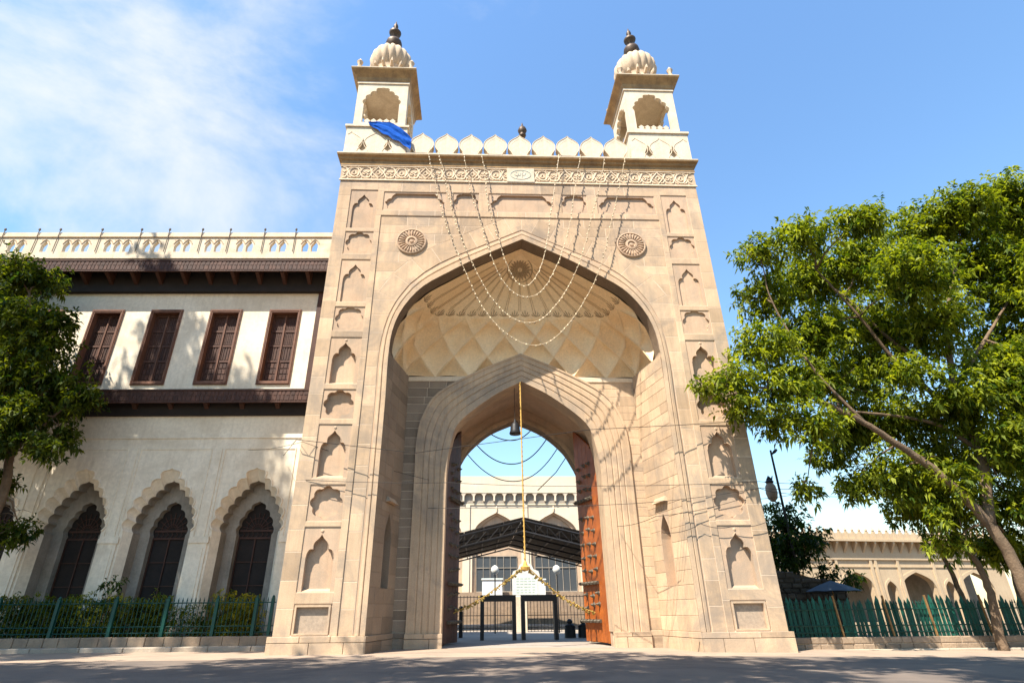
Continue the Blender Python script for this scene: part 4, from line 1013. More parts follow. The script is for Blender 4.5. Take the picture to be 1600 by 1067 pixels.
L2 = [([(20.8, -.5, 4.9), (22.4, .2, 8.5), (23.0, .8, 12.0), (24.5, 1.2, 16.5), (27.0, 1.2, 21.0)], .28, .07), ([(22.6, .4, 9.5), (21.3, .6, 11.8), (20.0, .6, 13.6), (18.6, .3, 16.0), (16.9, .2, 19.0)], .17, .04),
      ([(22.4, .2, 8.5), (20.7, .2, 9.8), (18.6, .3, 10.3), (16.2, .6, 10.7), (13.8, .5, 11.5)], .12, .03), ([(23.0, .8, 12), (21.0, 1.4, 15), (19.8, 2.4, 18.6)], .14, .04), ([(23.0, .8, 12), (26, 1, 15), (29, 1.2, 18)], .16, .05),
      ([(16.4, -.7, 9.5), (14.6, -.6, 12.4), (13.6, -.2, 16.5), (13.5, -.3, 19)], .09, .03), ([(15, -.8, 10.3), (13.6, -.8, 8.8), (13.0, -.3, 6.9)], .05, .02)]
limbs(T, [(rel(p), a, b_) for p, a, b_ in L2])
nodes = [p for P, *_ in L2 for p in rel(P)] + rel(trunk[3:])
twigs(T, relc(RT), nodes)
RT += [(q[0] + random.gauss(0, .8), q[1] - random.uniform(0, 1.2), q[2] + random.gauss(0, .6), q[3] * .7) for q in RT if q[0] > 15]
RT += [(22.5, -1.6, 8.5, 1.4), (24, -1.5, 7, 1.5), (22.9, -1.4, 5.4, .9), (25, -1, 5, 1.3), (21.2, -1.5, 10.8, 1.3), (24.5, -1.2, 9.5, 1.6), (19.5, .9, 6.6, 1.0), (23.4, -.8, 3.6, .8), (24.2, -1, 12.5, 1.5), (19.0, -1.2, 12.0, 1.2)]
foliage(relc(RT), 90, 9, .34, .062, 'leaf_r', T, base=(.40, .27))
for i, (P, C, lb) in enumerate([
    ([(21.35, 1.75, -.4), (21.4, 1.7, .9), (21.55, 1.6, 2.25), (21.5, 1.7, 3.4), (21.2, 1.9, 4.8), (21.0, 2.2, 6.8)], [(20.6, 2.2, 6.6, 1.0), (21.6, 2.4, 5.2, .8), (20.9, 2.6, 7.6, 1.1)], 'slim leaning tree growing up in the gap of the right low wall'),
    ([(22.6, 4.2, -.3), (22.3, 4.2, 1.5), (22.1, 4.2, 3.2), (21.8, 4.3, 5.2), (21.7, 4.4, 7.0)], [(21.6, 4.4, 7.2, 1.2), (22.4, 4.6, 6.0, .9)], 'thin pale trunked tree standing just behind the right railing'),
    ([(24.6, 3.6, -.3), (24.8, 3.6, 2.3), (25.1, 3.6, 4.2), (25.3, 3.8, 7.5), (25.2, 4.0, 11)], [(25.0, 4.2, 11, 1.5), (25.6, 4.4, 8.6, 1.3)], 'upright dark trunked tree at the right edge behind the railing')]):
    t = empty('young_tree', P[0], 0, lb, 'tree'); o0 = Vector(P[0])
    limbs(t, [([tuple(Vector(p) - o0) for p in P], (.24, .17, .2)[i], .06)], name='trunk', n=9)
    cc = [tuple(Vector(c[:3]) - o0) + (c[3],) for c in C]; twigs(t, cc, [tuple(Vector(p) - o0) for p in P[2:]])
    foliage(cc, 46, 9, .34, .06, 'leaf_r', t)

LT = [(-29.9, 2.8, 19.6, 1.51), (-28.7, 3.4, 19.5, 1.23), (-28.1, 2.4, 16.4, 1.79), (-26.7, 3.0, 15.1, 1.61), (-25.9, 2.7, 16.5, 0.8), (-27.3, 2.5, 13.0, 1.88), (-25.4, 3.3, 12.9, 1.33), (-23.9, 3.2, 12.0, 0.9), (-26.6, 3.9, 11.4, 1.41), (-27.0, 3.5, 10.1, 1.18), (-27.1, 4.0, 7.7, 0.87), (-25.1, 3.9, 5.3, 0.7), (-26.5, 4.0, 5.2, 0.81), (-24.3, 3.5, 9.9, 0.81), (-24.0, 2.0, 9.0, 0.83), (-26.3, 1.6, 9.3, 1.2), (-26.8, 1.7, 8.0, .9), (-25.6, 1.8, 10.6, 1.2), (-27.6, 1.6, 9.8, 1.2), (-33.8, 4.1, 19.4, 2.71), (-32.2, 4.0, 14.9, 2.95), (-30.6, 3.9, 11.3, 2.1), (-34.1, 3.2, 15.9, 3.25)]
off = Vector((-27.5, 2.6, 0)); T = empty('dense_tree', off, 0, 'dense dark green tree at the left edge before the cream building', 'tree')
tr = [(-27.5, 2.6, -.1), (-27.2, 2.6, 2.6), (-26.2, 2.9, 5.2), (-25.9, 3.0, 6.9), (-26.3, 3.0, 9.0), (-26.4, 3.0, 11.4), (-27.4, 2.9, 15.0), (-28.6, 2.9, 18.4)]
limbs(T, [(rel(tr), .34, .06)], name='trunk', n=9); limbs(T, [(rel([(-26.3, 3, 9), (-25.0, 3.2, 11), (-24.2, 3.2, 12)]), .1, .03), (rel([(-26.4, 3, 11.4), (-30, 3.4, 14), (-33, 3.6, 17)]), .16, .05), (rel([(-27.2, 2.6, 2.6), (-26.6, 3.4, 4.4), (-25.4, 3.8, 5.6)]), .05, .02)])
twigs(T, relc(LT), rel(tr[3:]) + rel([(-25, 3.2, 11), (-30, 3.4, 14), (-33, 3.6, 17)]))
foliage(relc(LT), 100, 9, .33, .066, 'leaf_l', T, base=(.34, .22))

ST = [(18.9, 13.4, 7.2, 1.43), (18.9, 12.4, 5.4, 1.53), (18.2, 13.7, 5.5, 1.32), (20.3, 13.2, 5.8, 0.79), (18.0, 12.6, 4.0, 1.26), (20.2, 12.1, 3.6, 0.66), (22.8, 13.7, 3.2, 0.6)]
off = Vector((18.6, 13, -.2)); T = empty('small_tree', off, 0, 'small dark bushy tree behind the lamp post, right of the gateway', 'tree')
limbs(T, [(rel([(18.6, 13, -.3), (18.5, 13, 2.5), (18.7, 13, 5), (18.8, 13.1, 7)]), .2, .05)], name='trunk'); twigs(T, relc(ST), rel([(18.5, 13, 2.5), (18.7, 13, 5)]))
foliage(relc(ST), 60, 9, .36, .075, 'leaf_d', T)

# hedge behind the left railing
def shrub(x0, x1, y, z1, m, label, dens, base, L=.17, Wd=.034):
    e = empty('hedge', ((x0 + x1) / 2, y, .1), 0, label, 'hedge', None); w = (x1 - x0) / 2; C = []
    x = -w
    while x <= w:
        for zz in np.arange(.55, z1 - .2, .45): C.append((x + random.gauss(0, .1), random.gauss(0, .2), zz + random.gauss(0, .10), .46))
        x += .42
    foliage(C, dens, 8, L, Wd, m, e, 'foliage', flat=.95, base=base)
    b = MB()
    for c in C[::2]: b.tube([(c[0] + random.gauss(0, .1), c[1], 0), (c[0], c[1], c[2])], [.022, .008], 4)
    b.build('stems', 'bark', e, kind='stuff')
shrub(-25.6, -21.6, 4.75, 2.25, 'leaf_h', 'dark green leafy hedge behind the left end of the railing', 150, (.40, .28))
shrub(-21.4, -17.2, 4.75, 2.3, 'leaf_h', 'mixed green hedge with yellow tips below the middle arches', 150, (.48, .3))
shrub(-17.0, -15.2, 4.8, 1.9, 'leaf_h', 'thin reddish green hedge stretch by the pale pillar', 80, (.5, .3))
shrub(-15.0, -12.9, 4.75, 2.35, 'leaf_y', 'bright yellow green hedge nearest to the gateway', 150, (.55, .28))
e = empty('sapling', (-20.55, 4.9, .1), 0, 'small dark sapling poking above the hedge between two arches', 'sapling')
foliage([(0, 0, 2.9, .32), (.25, 0, 2.6, .3), (-.3, 0, 2.75, .28), (.4, .1, 2.9, .2), (0, 0, 2.35, .25)], 70, 7, .22, .045, 'leaf_d', e, 'foliage'); b = MB(); b.tube([(0, 0, 0), (.05, 0, 1.5), (0, 0, 2.9)], [.03, .025, .01], 5); b.build('stem', 'bark', e)

# tall shade trees across the road, out of the picture
def shade_tree(cx, cy, cz, r, tx, ty, label, dens=5.0):
    o = Vector((tx, ty, 0)); T = empty('shade_tree', o, 0, label, 'tree', None); c = Vector((cx, cy, cz)) - o; C = []
    for _ in range(int(8 * r)):
        d = Vector((random.gauss(0, 1), random.gauss(0, 1), random.gauss(0, .7))).normalized() * r * random.uniform(.25, 1)
        C.append((c.x + d.x, c.y + d.y, c.z + d.z * .7, random.uniform(1.1, 2.0)))
    limbs(T, [([(0, 0, -.2), (c.x * .1, c.y * .1, c.z * .4), (c.x * .5, c.y * .5, c.z * .75), tuple(c)], .6, .15)], name='trunk', n=8)
    twigs(T, C, [(c.x * .5, c.y * .5, c.z * .75), tuple(c), tuple(c * .9)], .1, per=2)
    foliage(C, dens, 9, .62, .13, 'leaf_l', T)
shade_tree(-33.0, -11, 40.9, 6.3, -38, -14, 'very tall tree left of the street, shading the cream building', 13)
shade_tree(-40, -14, 36, 6.5, -44, -18, 'very tall tree farther left along the street', 7)
for cx, lb in ((-31, 'tall tree across the road, first from the left'), (-20.5, 'tall tree across the road, second from the left'), (-9.5, 'tall tree across the road, behind the camera on its left'), (1.5, 'tall tree across the road, behind the camera on its right'), (12.5, 'tall tree across the road, farthest right')):
    shade_tree(cx, -21.5 + random.uniform(-.6, .6), 27 + random.uniform(-.8, .8), 6.2, cx + 2, -33, lb, 6.5)
    
# ------------------------------------------------------------------ right side background
LP = empty('lamp_post', (18.3, 12, -.2), 0, 'thin dark lamp post leaning right of the gateway with an oval lamp', 'lamp post')
b = MB(); b.tube([(0, 0, 0), (0, 0, 4), (-.02, 0, 11.8)], [.12, .1, .07], 8); b.build('pole', 'black', LP)
b = MB(); b.tube([(0, 0, 8.1), (-.3, 0, 8.15), (-.55, 0, 8.3)], .05, 6); b.build('lamp_arm', 'black', LP)
b = MB(); b.lathe([(.1, 8.25), (.3, 8.45), (.38, 8.85), (.33, 9.3), (.2, 9.5)], (-.6, 0), 12); b.build('lamp_globe', 'kerb', LP, smooth=True)
b = MB(); b.lathe([(.22, 9.5), (.3, 9.6), (.12, 9.75), (.06, 9.95)], (-.6, 0), 10); b.tube([(-.75, 0, 9.7), (-.6, 0, 9.9), (-.4, 0, 9.75), (-.3, 0, 10.0)], [.06, .12, .09, .03], 6); b.build('lamp_cap', 'black', LP)
b = MB(); b.tube([(0, 0, 11.5), (.25, 0, 11.7), (.42, 0, 11.85)], [.04, .12, .1], 6); b.build('camera_head', 'black', LP)
RW = empty('rubble_wall', (14.6, 9.0, -.2), R(4), 'dark rough rubble wall behind the right railing', 'wall')
b = MB(); b.add([(0, .1, -.2), (5.0, .1, -.2), (5.0, .6, -.2), (0, .6, -.2), (0, .1, 3.95), (5.0, .1, 3.0), (5.0, .6, 3.0), (0, .6, 3.95)], [(0, 3, 2, 1), (4, 5, 6, 7), (0, 1, 5, 4), (1, 2, 6, 5), (2, 3, 7, 6), (3, 0, 4, 7)]); b.build('wall_core', 'rubble', RW)
z = 0.0
while z < 3.9:
    h = random.uniform(.24, .4); x = 0
    while x < 4.95:
        w = min(random.uniform(.3, .7), 5.0 - x)
        if w > .1 and z + h < 4.05 - .2 * (x + w) + .12:
            j = lambda: random.uniform(-.03, .03)
            b = MB(); b.block([(x + .02 + j(), z + .02 + j()), (x + w - .02 + j(), z + .02 + j()), (x + w - .02 + j(), z + h - .02 + j()), (x + .02 + j(), z + h - .02 + j())], random.uniform(-.06, .05), .2, .05, tone()); b.build('stone', 'rubble', RW)
        x += w
    z += h
U = empty('parasol', (17.3, 7.2, -.2), 0, 'slate blue open parasol standing behind the right railing', 'parasol')
b = MB(); b.tube([(0, 0, 0), (.1, 0, 3.1)], .03, 6); b.build('pole', 'rust', U)
for k in range(8):
    a0, a1 = 2 * math.pi * k / 8, 2 * math.pi * (k + 1) / 8; b = MB(); am = (a0 + a1) / 2
    b.add([(.1, 0, 3.12), (.1 + .7 * math.cos(a0), .7 * math.sin(a0), 2.88), (.1 + 1.5 * math.cos(a0), 1.5 * math.sin(a0), 2.55), (.1 + 1.36 * math.cos(am), 1.36 * math.sin(am), 2.58), (.1 + 1.5 * math.cos(a1), 1.5 * math.sin(a1), 2.55), (.1 + .7 * math.cos(a1), .7 * math.sin(a1), 2.88)], [(0, 1, 5), (1, 2, 3), (1, 3, 5), (3, 4, 5)], .5); b.build('canopy_panel', 'umb', U)
AR = empty('arcade_building', (38.4, 45, 0), R(9), 'pale stone arcade building far right behind the trees', 'building')
def pointed(c, hw, zs, za, z0=0, n=9):
    H = spline([(hw, zs), (hw * .86, zs + .45 * (za - zs)), (hw * .5, zs + .75 * (za - zs)), (0, za)], n)
    return [(c - hw, z0)] + [(c - x, z) for x, z in H] + [(c + x, z) for x, z in H[::-1][1:]] + [(c + hw, z0)]
AP = [pointed(-2.4, 2.3, 3.6, 5.4), pointed(5.6, 2.1, 3.8, 5.5), pointed(10.2, .75, 3.4, 4.5), pointed(14.3, 2.4, 3.7, 5.5), pointed(18.8, .75, 3.4, 4.5), pointed(23, 2.4, 3.7, 5.5)]
b = MB(); b.plate([rect(-8, 28, -1, 9.0)] + AP, 0, .8); b.box(-8, 28, .8, 4.8, 8.6, 9.2); b.build('wall', 'arcade', AR); b = MB(); b.box(-8, 28, 4.8, 5.4, -1, 9.2); b.build('shaded_inner_wall', 'reveal', AR)  # inner wall darker: shade inside the arches put into its colour
for L in AP:
    b = MB(); c = (L[0][0] + L[-1][0]) / 2
    O = [(c + (x - c) * 1.16, z + (.32 if z > .1 else 0)) for x, z in L]; b.strip([(x, -.08, z) for x, z in O], [(x, -.08, z) for x, z in L]); b.side(O, -.08, 0, closed=False); b.build('arch_moulding', 'arcade', AR)
for x in (2.2, 3.0, 7.9, 8.6, 11.8, 17.0, 20.6): b = MB(); b.box(x, x + .35, -.16, 0, -1, 7.0); b.build('pilaster', 'arcade', AR)
b = MB(); b.box(-8, 28, -.2, 0, 6.9, 7.1); b.box(-8, 28, -.1, 0, 6.05, 6.15); b.box(-8, 28, -.9, 0, 9.0, 9.25); b.box(-8, 28, -.5, -.3, 9.25, 10.0); b.build('cornice', 'arcade', AR)
br = MB(); br.add([(-.14, -.8, 8.75), (.14, -.8, 8.75), (.12, 0, 7.7), (-.12, 0, 7.7), (-.14, -.8, 9.0), (.14, -.8, 9.0), (.14, 0, 9.0), (-.14, 0, 9.0)], [(0, 3, 2, 1), (4, 5, 6, 7), (0, 1, 5, 4), (1, 2, 6, 5), (2, 3, 7, 6), (3, 0, 4, 7)])
bme = br.mesh('bracket')
for k in range(26): link('bracket', bme, 'arcade', AR, (-7.4 + 1.36 * k, 0, 0))
br = MB(); br.box(-.18, .18, -.55, -.25, 9.25, 10.2); br.lathe([(.1, 10.2), (.2, 10.35), (.06, 10.6), (.01, 10.85)], (0, -.4), 6); bme = br.mesh('merlon')
for k in range(36): link('merlon', bme, 'arcade', AR, (-7.6 + 1.0 * k, 0, 0))

# ------------------------------------------------------------------ courtyard seen through the arch
MQ = empty('prayer_hall', (0, 70, 0), 0, 'pale stone prayer hall front with tall pointed arches seen through the gate', 'building')
MC = [-8.65, .9, 10.45, 20.0]
MA = [pointed(c, 4.0, 12.2, 16.4, 4.2, 12) for c in MC]
b = MB(); b.plate([rect(-16, 26, -.2, 22.2)] + MA, 0, 1.2, back=False); b.box(-16, 26, 1.2, 3, -.2, 22); b.build('wall', 'hall', MQ)
for c, L in zip(MC, MA):
    b = MB(); L2 = [(c + (x - c) * .86, 4.2 if z < 4.3 else z * .985 - .1) for x, z in L]; b.plate([L, L2], .5, .8, back=False); o = b.build('arch', 'panel', MQ)
    b = MB(); b.plate([L2], .9, 1.0, back=False, sides=False); b.build('tympanum', 'panel', o)
    b = MB(); b.box(c - 3.3, c + 3.3, .7, .88, 4.3, 9.6); w = b.build('window', 'glass', MQ)
    b = MB()
    for x in np.linspace(-3.3, 3.3, 7): b.box(c + x - .035, c + x + .035, .6, .72, 4.3, 9.6)
    for z in (4.3, 7.8, 9.55): b.box(c - 3.3, c + 3.3, .58, .72, z, z + .1)
    b.build('mullion', 'reveal', w)
    b = MB(); b.tube([(c, -.02, 16.5), (c, -.05, 17.0), (c, -.02, 17.6)], [.12, .2, .03], 6); b.build('finial', 'frieze', MQ)
b = MB(); b.box(-16, 26, -.6, .0, 19.5, 20.7); b.box(-16, 26, -.5, 0, 20.7, 20.95, .2); b.box(-16, 26, -.5, 0, 20.95, 22.3); b.box(-16, 26, -.15, 0, 17.6, 17.75); b.build('cornice', 'hall', MQ)
b = MB(); b.box(-16, 26, -.03, -.005, 17.9, 19.5); b.build('bracket_recess', 'reveal', MQ)
b = MB(); b.box(-.14, .14, -.5, 0, 18.2, 19.0); b.add([(-.14, -.5, 19.0), (.14, -.5, 19.0), (.5, -.55, 19.5), (-.5, -.55, 19.5), (-.14, 0, 19.0), (.14, 0, 19.0), (.5, 0, 19.5), (-.5, 0, 19.5)], [(0, 1, 2, 3), (0, 3, 7, 4), (1, 5, 6, 2)]); bme = b.mesh('bracket')
for k in range(24): link('bracket', bme, 'hall', MQ, (-15 + 1.72 * k, 0, 0))
for x in (-13.4, -3.9, 5.7, 15.2): b = MB(); b.box(x - .35, x + .35, -.2, 0, 0, 17.6); b.build('pilaster', 'hall', MQ)
b = MB()
for k in range(6): b.box(-16, 26, -12 + k * 1.6, .0, -.2 if k == 0 else .7 * k - .02, .7 * (k + 1) - .04)
b.build('plinth_steps', 'block', MQ)

CN = empty('metal_canopy', (.95, 16, 0), 0, 'black steel gable canopy with trusses in the courtyard beyond the gate', 'canopy')
RZ, SL, HWc, CL = 7.65, .235, 8.6, 20.0
for s in (-1, 1):
    for i in range(6):
        for k in range(5):
            x0, x1 = s * (HWc * i / 6 + .02), s * (HWc * (i + 1) / 6 - .02); y0, y1 = CL * k / 5 + .02, CL * (k + 1) / 5 - .02
            b = MB(); b.add([(x0, y0, RZ - SL * abs(x0)), (x1, y0, RZ - SL * abs(x1)), (x1, y1, RZ - SL * abs(x1)), (x0, y1, RZ - SL * abs(x0)), (x0, y0, RZ + .05 - SL * abs(x0)), (x1, y0, RZ + .05 - SL * abs(x1)), (x1, y1, RZ + .05 - SL * abs(x1)), (x0, y1, RZ + .05 - SL * abs(x0))],
                [(0, 3, 2, 1), (4, 5, 6, 7), (0, 1, 5, 4), (1, 2, 6, 5), (2, 3, 7, 6), (3, 0, 4, 7)], random.random()); b.build('roof_sheet', 'roofsheet', CN)
    for i in range(1, 7): b = MB(); x = s * HWc * i / 6; b.tube([(x, 0, RZ - .1 - SL * abs(x)), (x, CL, RZ - .1 - SL * abs(x))], .06, 5); b.build('purlin', 'black', CN)
for k in range(6):
    y = CL * k / 5; b = MB()
    for s in (-1, 1):
        for dz in ((.2, .95) if k == 0 else (.2,)): b.tube([(0, y, RZ - dz), (s * HWc, y, RZ - dz - SL * HWc)], .07, 5)
        for i in range(10 if k == 0 else 0):
            x = s * HWc * i / 10; x2 = s * HWc * (i + 1) / 10; b.tube([(x, y, RZ - .2 - SL * abs(x)), (x2, y, RZ - .95 - SL * abs(x2))], .035, 4); b.tube([(x2, y, RZ - .2 - SL * abs(x2)), (x2, y, RZ - .95 - SL * abs(x2))], .03, 4)
    b.build('truss', 'black', CN)
    for s in (-1, 1): b = MB(); b.tube([(s * HWc, y, 0), (s * HWc, y, RZ - SL * HWc)], .1, 8); b.build('post', 'black', CN)
CF = empty('courtyard_fence', (0, 20, 0), 0, 'tall black bar fence across the courtyard behind the two frames', 'fence')
b = MB(); b.tube([(0, 0, .1), (0, 0, 2.6)], .022, 5); bar = b.mesh('bar')
for i in range(74): link('bar', bar, 'black', CF, (-9.1 + .25 * i, 0, 0))
for z in (.3, .42, 1.25, 2.5): b = MB(); b.box(-9.2, 9.2, -.025, .025, z - .025, z + .025); b.build('rail', 'black', CF)
for x0, x1, lb in ((-2.08, -.17, 'left of two tall black walk through frames inside the gate'), (.37, 2.32, 'right of two tall black walk through frames inside the gate')):
    D = empty('detector_frame', ((x0 + x1) / 2, 11, 0), 0, lb, 'security frame', 'walk through security frames'); h = (x1 - x0) / 2
    for s in (-1, 1): b = MB(); b.box(s * h - .11, s * h + .11, -.3, .3, 0, 2.05); b.build('side_panel', 'black', D)
    b = MB(); b.box(-h - .11, h + .11, -.3, .3, 2.053, 2.4); b.build('header', 'black', D)
SB = empty('sign_pillar', (1.1, 17, 0), 0, 'white arched notice board on a pale pillar behind the security frames', 'sign')
b = MB(); b.box(-1.0, .0, -.2, .2, 0, 2.43); b.build('pillar', 'plaster', SB)
b = MB(); b.prism([(-.98, 2.43), (.98, 2.43), (.98, 3.85), (.9, 4.1), (.55, 4.22), (.4, 4.55), (0, 4.7), (-.4, 4.55), (-.55, 4.22), (-.9, 4.1), (-.98, 3.85)], -.1, .12); bo = b.build('board', 'white', SB)
b = MB(); b.box(-.8, .8, -.115, -.1, 2.55, 3.75); b.build('notice', 'palegreen', bo)
b = MB()
for r in range(6):
    for c in range(5): b.box(-.7 + .28 * c, -.7 + .28 * c + random.uniform(.14, .24), -.122, -.115, 3.58 - .18 * r, 3.62 - .18 * r)
b.build('print', 'ink', bo)
for (x, w, h, lb) in ((-.0, 1.5, 2.4, 'white cabin on the prayer hall terrace, left of the notice board'), (6.9, 1.1, 2.3, 'white cabin on the prayer hall terrace, right of the notice board')):
    q = empty('cabin', (x, 66.2, 3.46), 0, lb, 'cabin'); b = MB(); b.box(-w, w, -1.2, 1.2, 0, h); b.build('body', 'white', q); b = MB(); b.box(-w - .12, w + .12, -1.35, 1.35, h + .003, h + .18); b.build('roof', 'palegreen', q)
for x, lb in ((-.95, 'white globe lamp on a post left of the notice board'), (4.0, 'white globe lamp on a post right of the notice board')):
    q = empty('globe_lamp', (x, 22, 0), 0, lb, 'lamp'); b = MB(); b.tube([(0, 0, 0), (0, 0, 4.2)], .05, 6); b.build('post', 'black', q); b = MB(); b.lathe([(.1, 4.15), (.25, 4.3), (.32, 4.5), (.25, 4.72), (.05, 4.85)], n=12); b.build('globe', 'white', q, smooth=True)
for x, lb in ((3.45, 'black lidded bin with round knob, farther from the right door'), (4.3, 'black lidded bin with round knob, closer to the right door')):
    q = empty('lidded_bin', (x, 13, 0), 0, lb, 'bin', 'black bins by the courtyard fence')
    b = MB(); b.lathe([(.36, 0), (.33, .62), (.34, .66)], n=14); b.build('body', 'black', q); b = MB(); b.lathe([(.34, .663), (.22, .76), (.12, .78), (.18, .86), (.19, .95), (.08, 1.05), (.01, 1.06)], n=12); b.build('lid', 'black', q, smooth=True)
q = empty('equipment_rack', (-4.35, 15, 0), 0, 'dark equipment rack standing beside the left door inside the gate', 'rack')
b = MB(); b.box(-.8, .2, -.3, .3, 0, 1.75); b.build('cabinet', 'black', q); b = MB(); b.box(.35, .62, -.2, .2, 0, 1.5); b.box(.80, 1.05, -.2, .2, 0, 1.55); b.lathe([(.05, 1.55), (.14, 1.62), (.14, 1.8), (.05, 1.86)], (.92, 0), 8); b.build('stand', 'black', q)

def push(e, k):
    c = Vector((-2.46855, -26.0, 1.5)); p = c + (e.location - c) * k; e.location = (p.x, p.y, e.location.z + 1.5 * (1 - k) * .0); e.scale = (k, k, k)
    e.location.z = 1.5 * (1 - k)
push(CN, 1.29); push(CF, 1.13); push(SB, 1.19)
# ------------------------------------------------------------------ hanging things
def catenary(P0, P1, zb, n=60, p=2.1, ymid=None):
    out = []; cx = (P0[0] + P1[0]) / 2
    for i in range(n + 1):
        u = i / n; s = abs(2 * u - 1); x = P0[0] + (P1[0] - P0[0]) * (.5 + .5 * math.copysign(s ** 1.0, 2 * u - 1)); zt = P0[2] if u < .5 else P1[2]
        z = zb + (zt - zb) * s ** p; y = P0[1] + (P1[1] - P0[1]) * u
        if ymid is not None: y = ymid + (y - ymid) * s ** 3
        out.append((x, y, z))
    return out
SG = 'bulb strings draped from the gateway parapet'
for x0, x1, zb, lb in ((-5.62, 6.42, 13.85, 'longest bulb string, hanging lowest across the vault'), (-4.95, 5.15, 15.15, 'second longest bulb string draped over the arch'), (-3.42, 3.70, 16.6, 'third bulb string, its loop inside the longer two'), (-2.36, 2.32, 17.35, 'shortest innermost bulb string, looping below the arch point')):
    P = catenary((x0, -.42, 26.45), (x1, -.42, 26.45), zb, 110, 2.1, -.30)
    P = [(x0 - .12, .12, 27.2), (x0 - .05, -.2, 26.8)] + P + [(x1 + .05, -.2, 26.8), (x1 + .12, .12, 27.2)]
    jx = random.uniform(0, 6); P = [(x + random.gauss(0, .012) + .05 * math.sin(z * .9 + jx), y, z + .06 * math.sin(x * 1.7 + jx)) for x, y, z in P]
    e = empty('bulb_string', (0, 0, 0), 0, lb, 'string lights', SG); b = MB(); b.tube(P, .017, 4); b.build('cable', 'bulb', e)
    d = 0; b = MB(); prev = Vector(P[0])
    for a, c in zip(P, P[1:]):
        a, c = Vector(a), Vector(c); L = (c - a).length; q = 0
        while d < L:
            if random.random() < .12: d += .27; continue
            p = a.lerp(c, d / L) + Vector((random.gauss(0, .02), random.gauss(0, .02), 0)); b.lathe([(.012, p.z - .09), (.048, p.z - .06), (.045, p.z - .02), (.018, p.z + .03)], (p.x, p.y), 5, tone=random.random()); d += .27
        d -= L
    b.build('bulbs', 'bulb', e, kind='stuff')
def cable(label, P, r=.022, m='wire', group=None, sag=0, n=24):
    Q = []
    for (a, b_) in zip(P, P[1:]):
        a, b_ = Vector(a), Vector(b_)
        for i in range(n): u = i / n; p = a.lerp(b_, u); p.z -= sag * 4 * u * (1 - u); Q.append(p)
    Q.append(Vector(P[-1])); o = Vector(Q[0]); b = MB(); b.tube([p - o for p in Q], r, 5)
    ob = b.build('cable', m, None); ob.location = o; return tag(ob, label, 'cable', group)
cable('longest overhead cable, rising to the right across both piers', [(-13.5, 5.8, 9.6), (-10.9, -.3, 8.8), (-5.3, -.8, 8.05), (2.74, -1.2, 9.05), (7.24, -.5, 9.5), (10.8, -.1, 9.85), (14, .5, 10.2)], .015)
cable('overhead cable dipping from the cream building to the left jamb', [(-15.5, 5.75, 9.9), (-10.6, -.3, 8.7), (-4.9, 2.85, 7.6)], .011, sag=.1)
cable('overhead cable at door head height across the arch', [(-10.3, -.02, 7.0), (-3.7, -.6, 6.75), (2.8, -.6, 6.6), (10.8, -.1, 6.9), (14.2, .8, 7.0)], .012, sag=.06)
cable('overhead cable crossing the right pier below the flower niche', [(-4.9, 2.85, 6.2), (4.63, -.4, 5.85), (10.8, -.1, 6.6), (13.6, .5, 6.75)], .012, sag=.08)
cable('overhead cable sagging onto the lower right pier', [(4.6, 2.9, 5.3), (5.6, -.3, 5.3), (9.6, -.1, 6.05), (14, 1, 6.7)], .012, sag=.1)
cable('loose cable looped along the right pier above the lowest niche', [(5.9, -.16, 4.62), (7.65, -.16, 5.0), (9.2, -.16, 4.9), (10.9, -.2, 5.15)], .013, sag=.14)
cable('thin cable between lamp post and right trees', [(10.9, 3, 7.9), (18.3, 11.8, 8.6), (27, 14, 8.9)], .02, sag=.2)
UG = 'dark cables looped inside the rear arch'
cable('shortest dark cable loop under the bell', [tuple(p) for p in catenary((-1.75, 9.45, 12.1), (1.25, 9.45, 12.45), 11.55, 20)], .035, group=UG, n=2)
cable('middle dark cable loop inside the rear arch', [tuple(p) for p in catenary((-2.62, 9.45, 11.4), (2.15, 9.45, 11.75), 10.0, 24)], .035, group=UG, n=2)
cable('longest dark cable loop inside the rear arch', [tuple(p) for p in catenary((-3.25, 9.45, 10.85), (2.9, 9.45, 11.25), 8.9, 24)], .03, group=UG, n=2)
cable('dark cable slanting at the right of the rear arch', [(3.4, 9.45, 10.6), (2.6, 9.6, 9.5), (1.4, 9.8, 8.4)], .03)
B = empty('hanging_bell', (-.39, 3.5, 10.1), 0, 'black bell shaped lamp hanging under the inner arch', 'lamp')
b = MB(); b.lathe([(.001, .12), (.30, .1), (.33, .15), (.27, .3), (.25, .55), (.17, .72), (.07, .8), (.05, .95), (.01, .97)], n=14); b.build('shade', 'black', B, smooth=True); b = MB(); b.tube([(0, 0, .95), (0, 0, 3.1)], .014, 5); b.build('cord', 'wire', B)
Rp = empty('rope', (-.1, 2.7, 3.5), 0, 'gold rope hanging from the point of the inner arch', 'rope')
b = MB(); b.tube([(0, .15, 9.5), (-.02, 0, 4.4), (0, 0, 0)], .035, 6); b.build('strand', 'rope', Rp)
b = MB()
for k in range(38): b.lathe([(.03, .25 * k), (.055, .25 * k + .06), (.03, .25 * k + .12)], (-.01, .15 * k / 38), 6)
b.build('knots', 'rope', Rp, kind='stuff'); b = MB(); b.lathe([(.04, .2), (.09, .08), (.12, -.02), (.24, -.08), (.2, -.2), (.06, -.25)], n=10); b.build('tassel', 'rope', Rp)
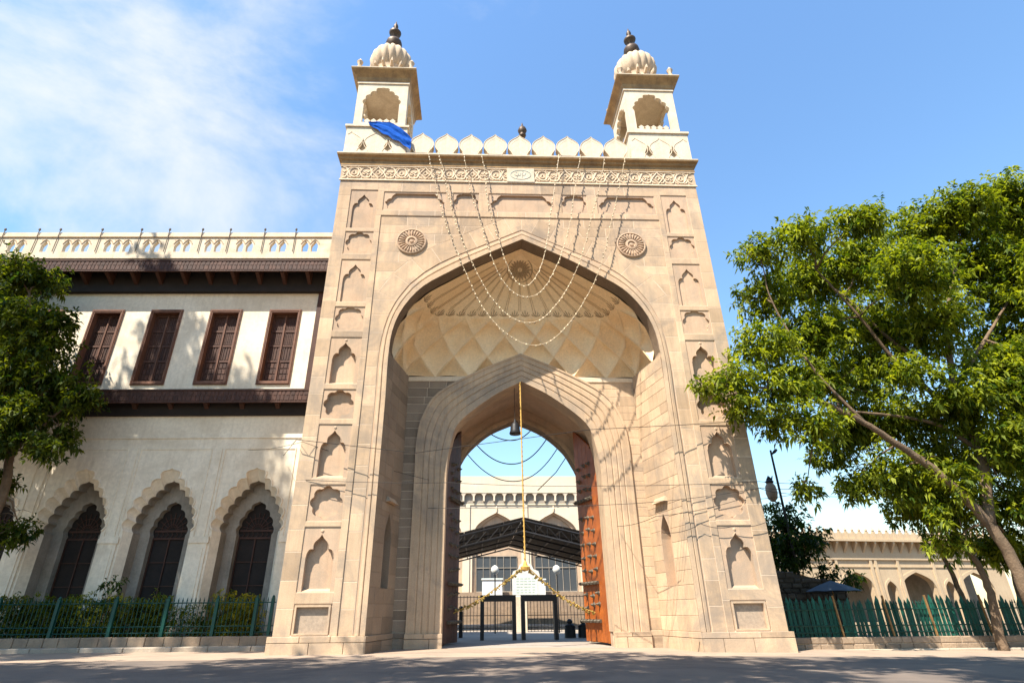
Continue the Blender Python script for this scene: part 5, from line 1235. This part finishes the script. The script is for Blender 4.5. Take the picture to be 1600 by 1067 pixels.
for pts, lb in (([(-.1, 2.7, 3.4), (-.35, 2.95, 3.28), (-1.0, 3.6, 2.85), (-2.0, 4.4, 2.2), (-2.8, 5.0, 1.8), (-3.6, 5.6, 1.45)], 'marigold garland swinging from the rope end to the left door'), ([(-.1, 2.7, 3.4), (.2, 2.95, 3.28), (.95, 3.6, 2.72), (1.95, 4.4, 2.05), (2.9, 5.2, 1.65), (3.75, 5.9, 1.42)], 'marigold garland swinging from the rope end to the right door')):
    e = empty('garland', pts[0], 0, lb, 'garland', 'flower garlands under the gate'); o = Vector(pts[0]); Q = [Vector(p) - o for p in pts]; b = MB(); b.tube(Q, .025, 5); b.build('cord', 'rope', e); b = MB()
    for a, c in zip(Q, Q[1:]):
        for i in range(16):
            p = a.lerp(c, i / 16) + Vector((random.gauss(0, .04), random.gauss(0, .04), random.gauss(0, .05) - .03)); r = random.uniform(.03, .075); b.lathe([(.01, p.z - r), (r, p.z - r * .3), (r * .9, p.z + r * .3), (.01, p.z + r * .8)], (p.x, p.y), 6, tone=random.random())
    b.build('blossoms', 'flower', e, kind='stuff')
# blue cloth
CLT = [(-9.55, 29.40), (-8.85, 29.42), (-8.05, 29.28), (-7.30, 28.72), (-6.70, 28.0)]; CLB = [(-9.45, 29.2), (-8.9, 28.7), (-8.1, 28.15), (-7.3, 27.6), (-6.72, 26.95)]
t_, b_ = spline(CLT, 41), spline(CLB, 41); b = MB(); vs = []
for j in range(15):
    v = j / 14
    for i in range(41):
        u = i / 40; x = t_[i][0] * (1 - v) + b_[i][0] * v; z = t_[i][1] * (1 - v) + b_[i][1] * v
        y = -.15 - .035 * math.sin(11 * v + 3 * u + 2 * math.sin(7 * u)) * (.5 + u) - .018 * math.sin(27 * v - 9 * u) - .08 * u; vs.append((x, y, z))
for i, p in enumerate(vs): vs[i] = (p[0], p[1] + random.gauss(0, .008), p[2] + .05 * math.sin(p[0] * 9) * (1 if i >= 410 else .3))
b.add(vs, [(j * 41 + i, j * 41 + i + 1, (j + 1) * 41 + i + 1, (j + 1) * 41 + i) for j in range(14) for i in range(40)])
tag(b.build('blue_cloth', 'blue', None, smooth=True), 'bright blue cloth hanging crumpled from the left pavilion', 'cloth')
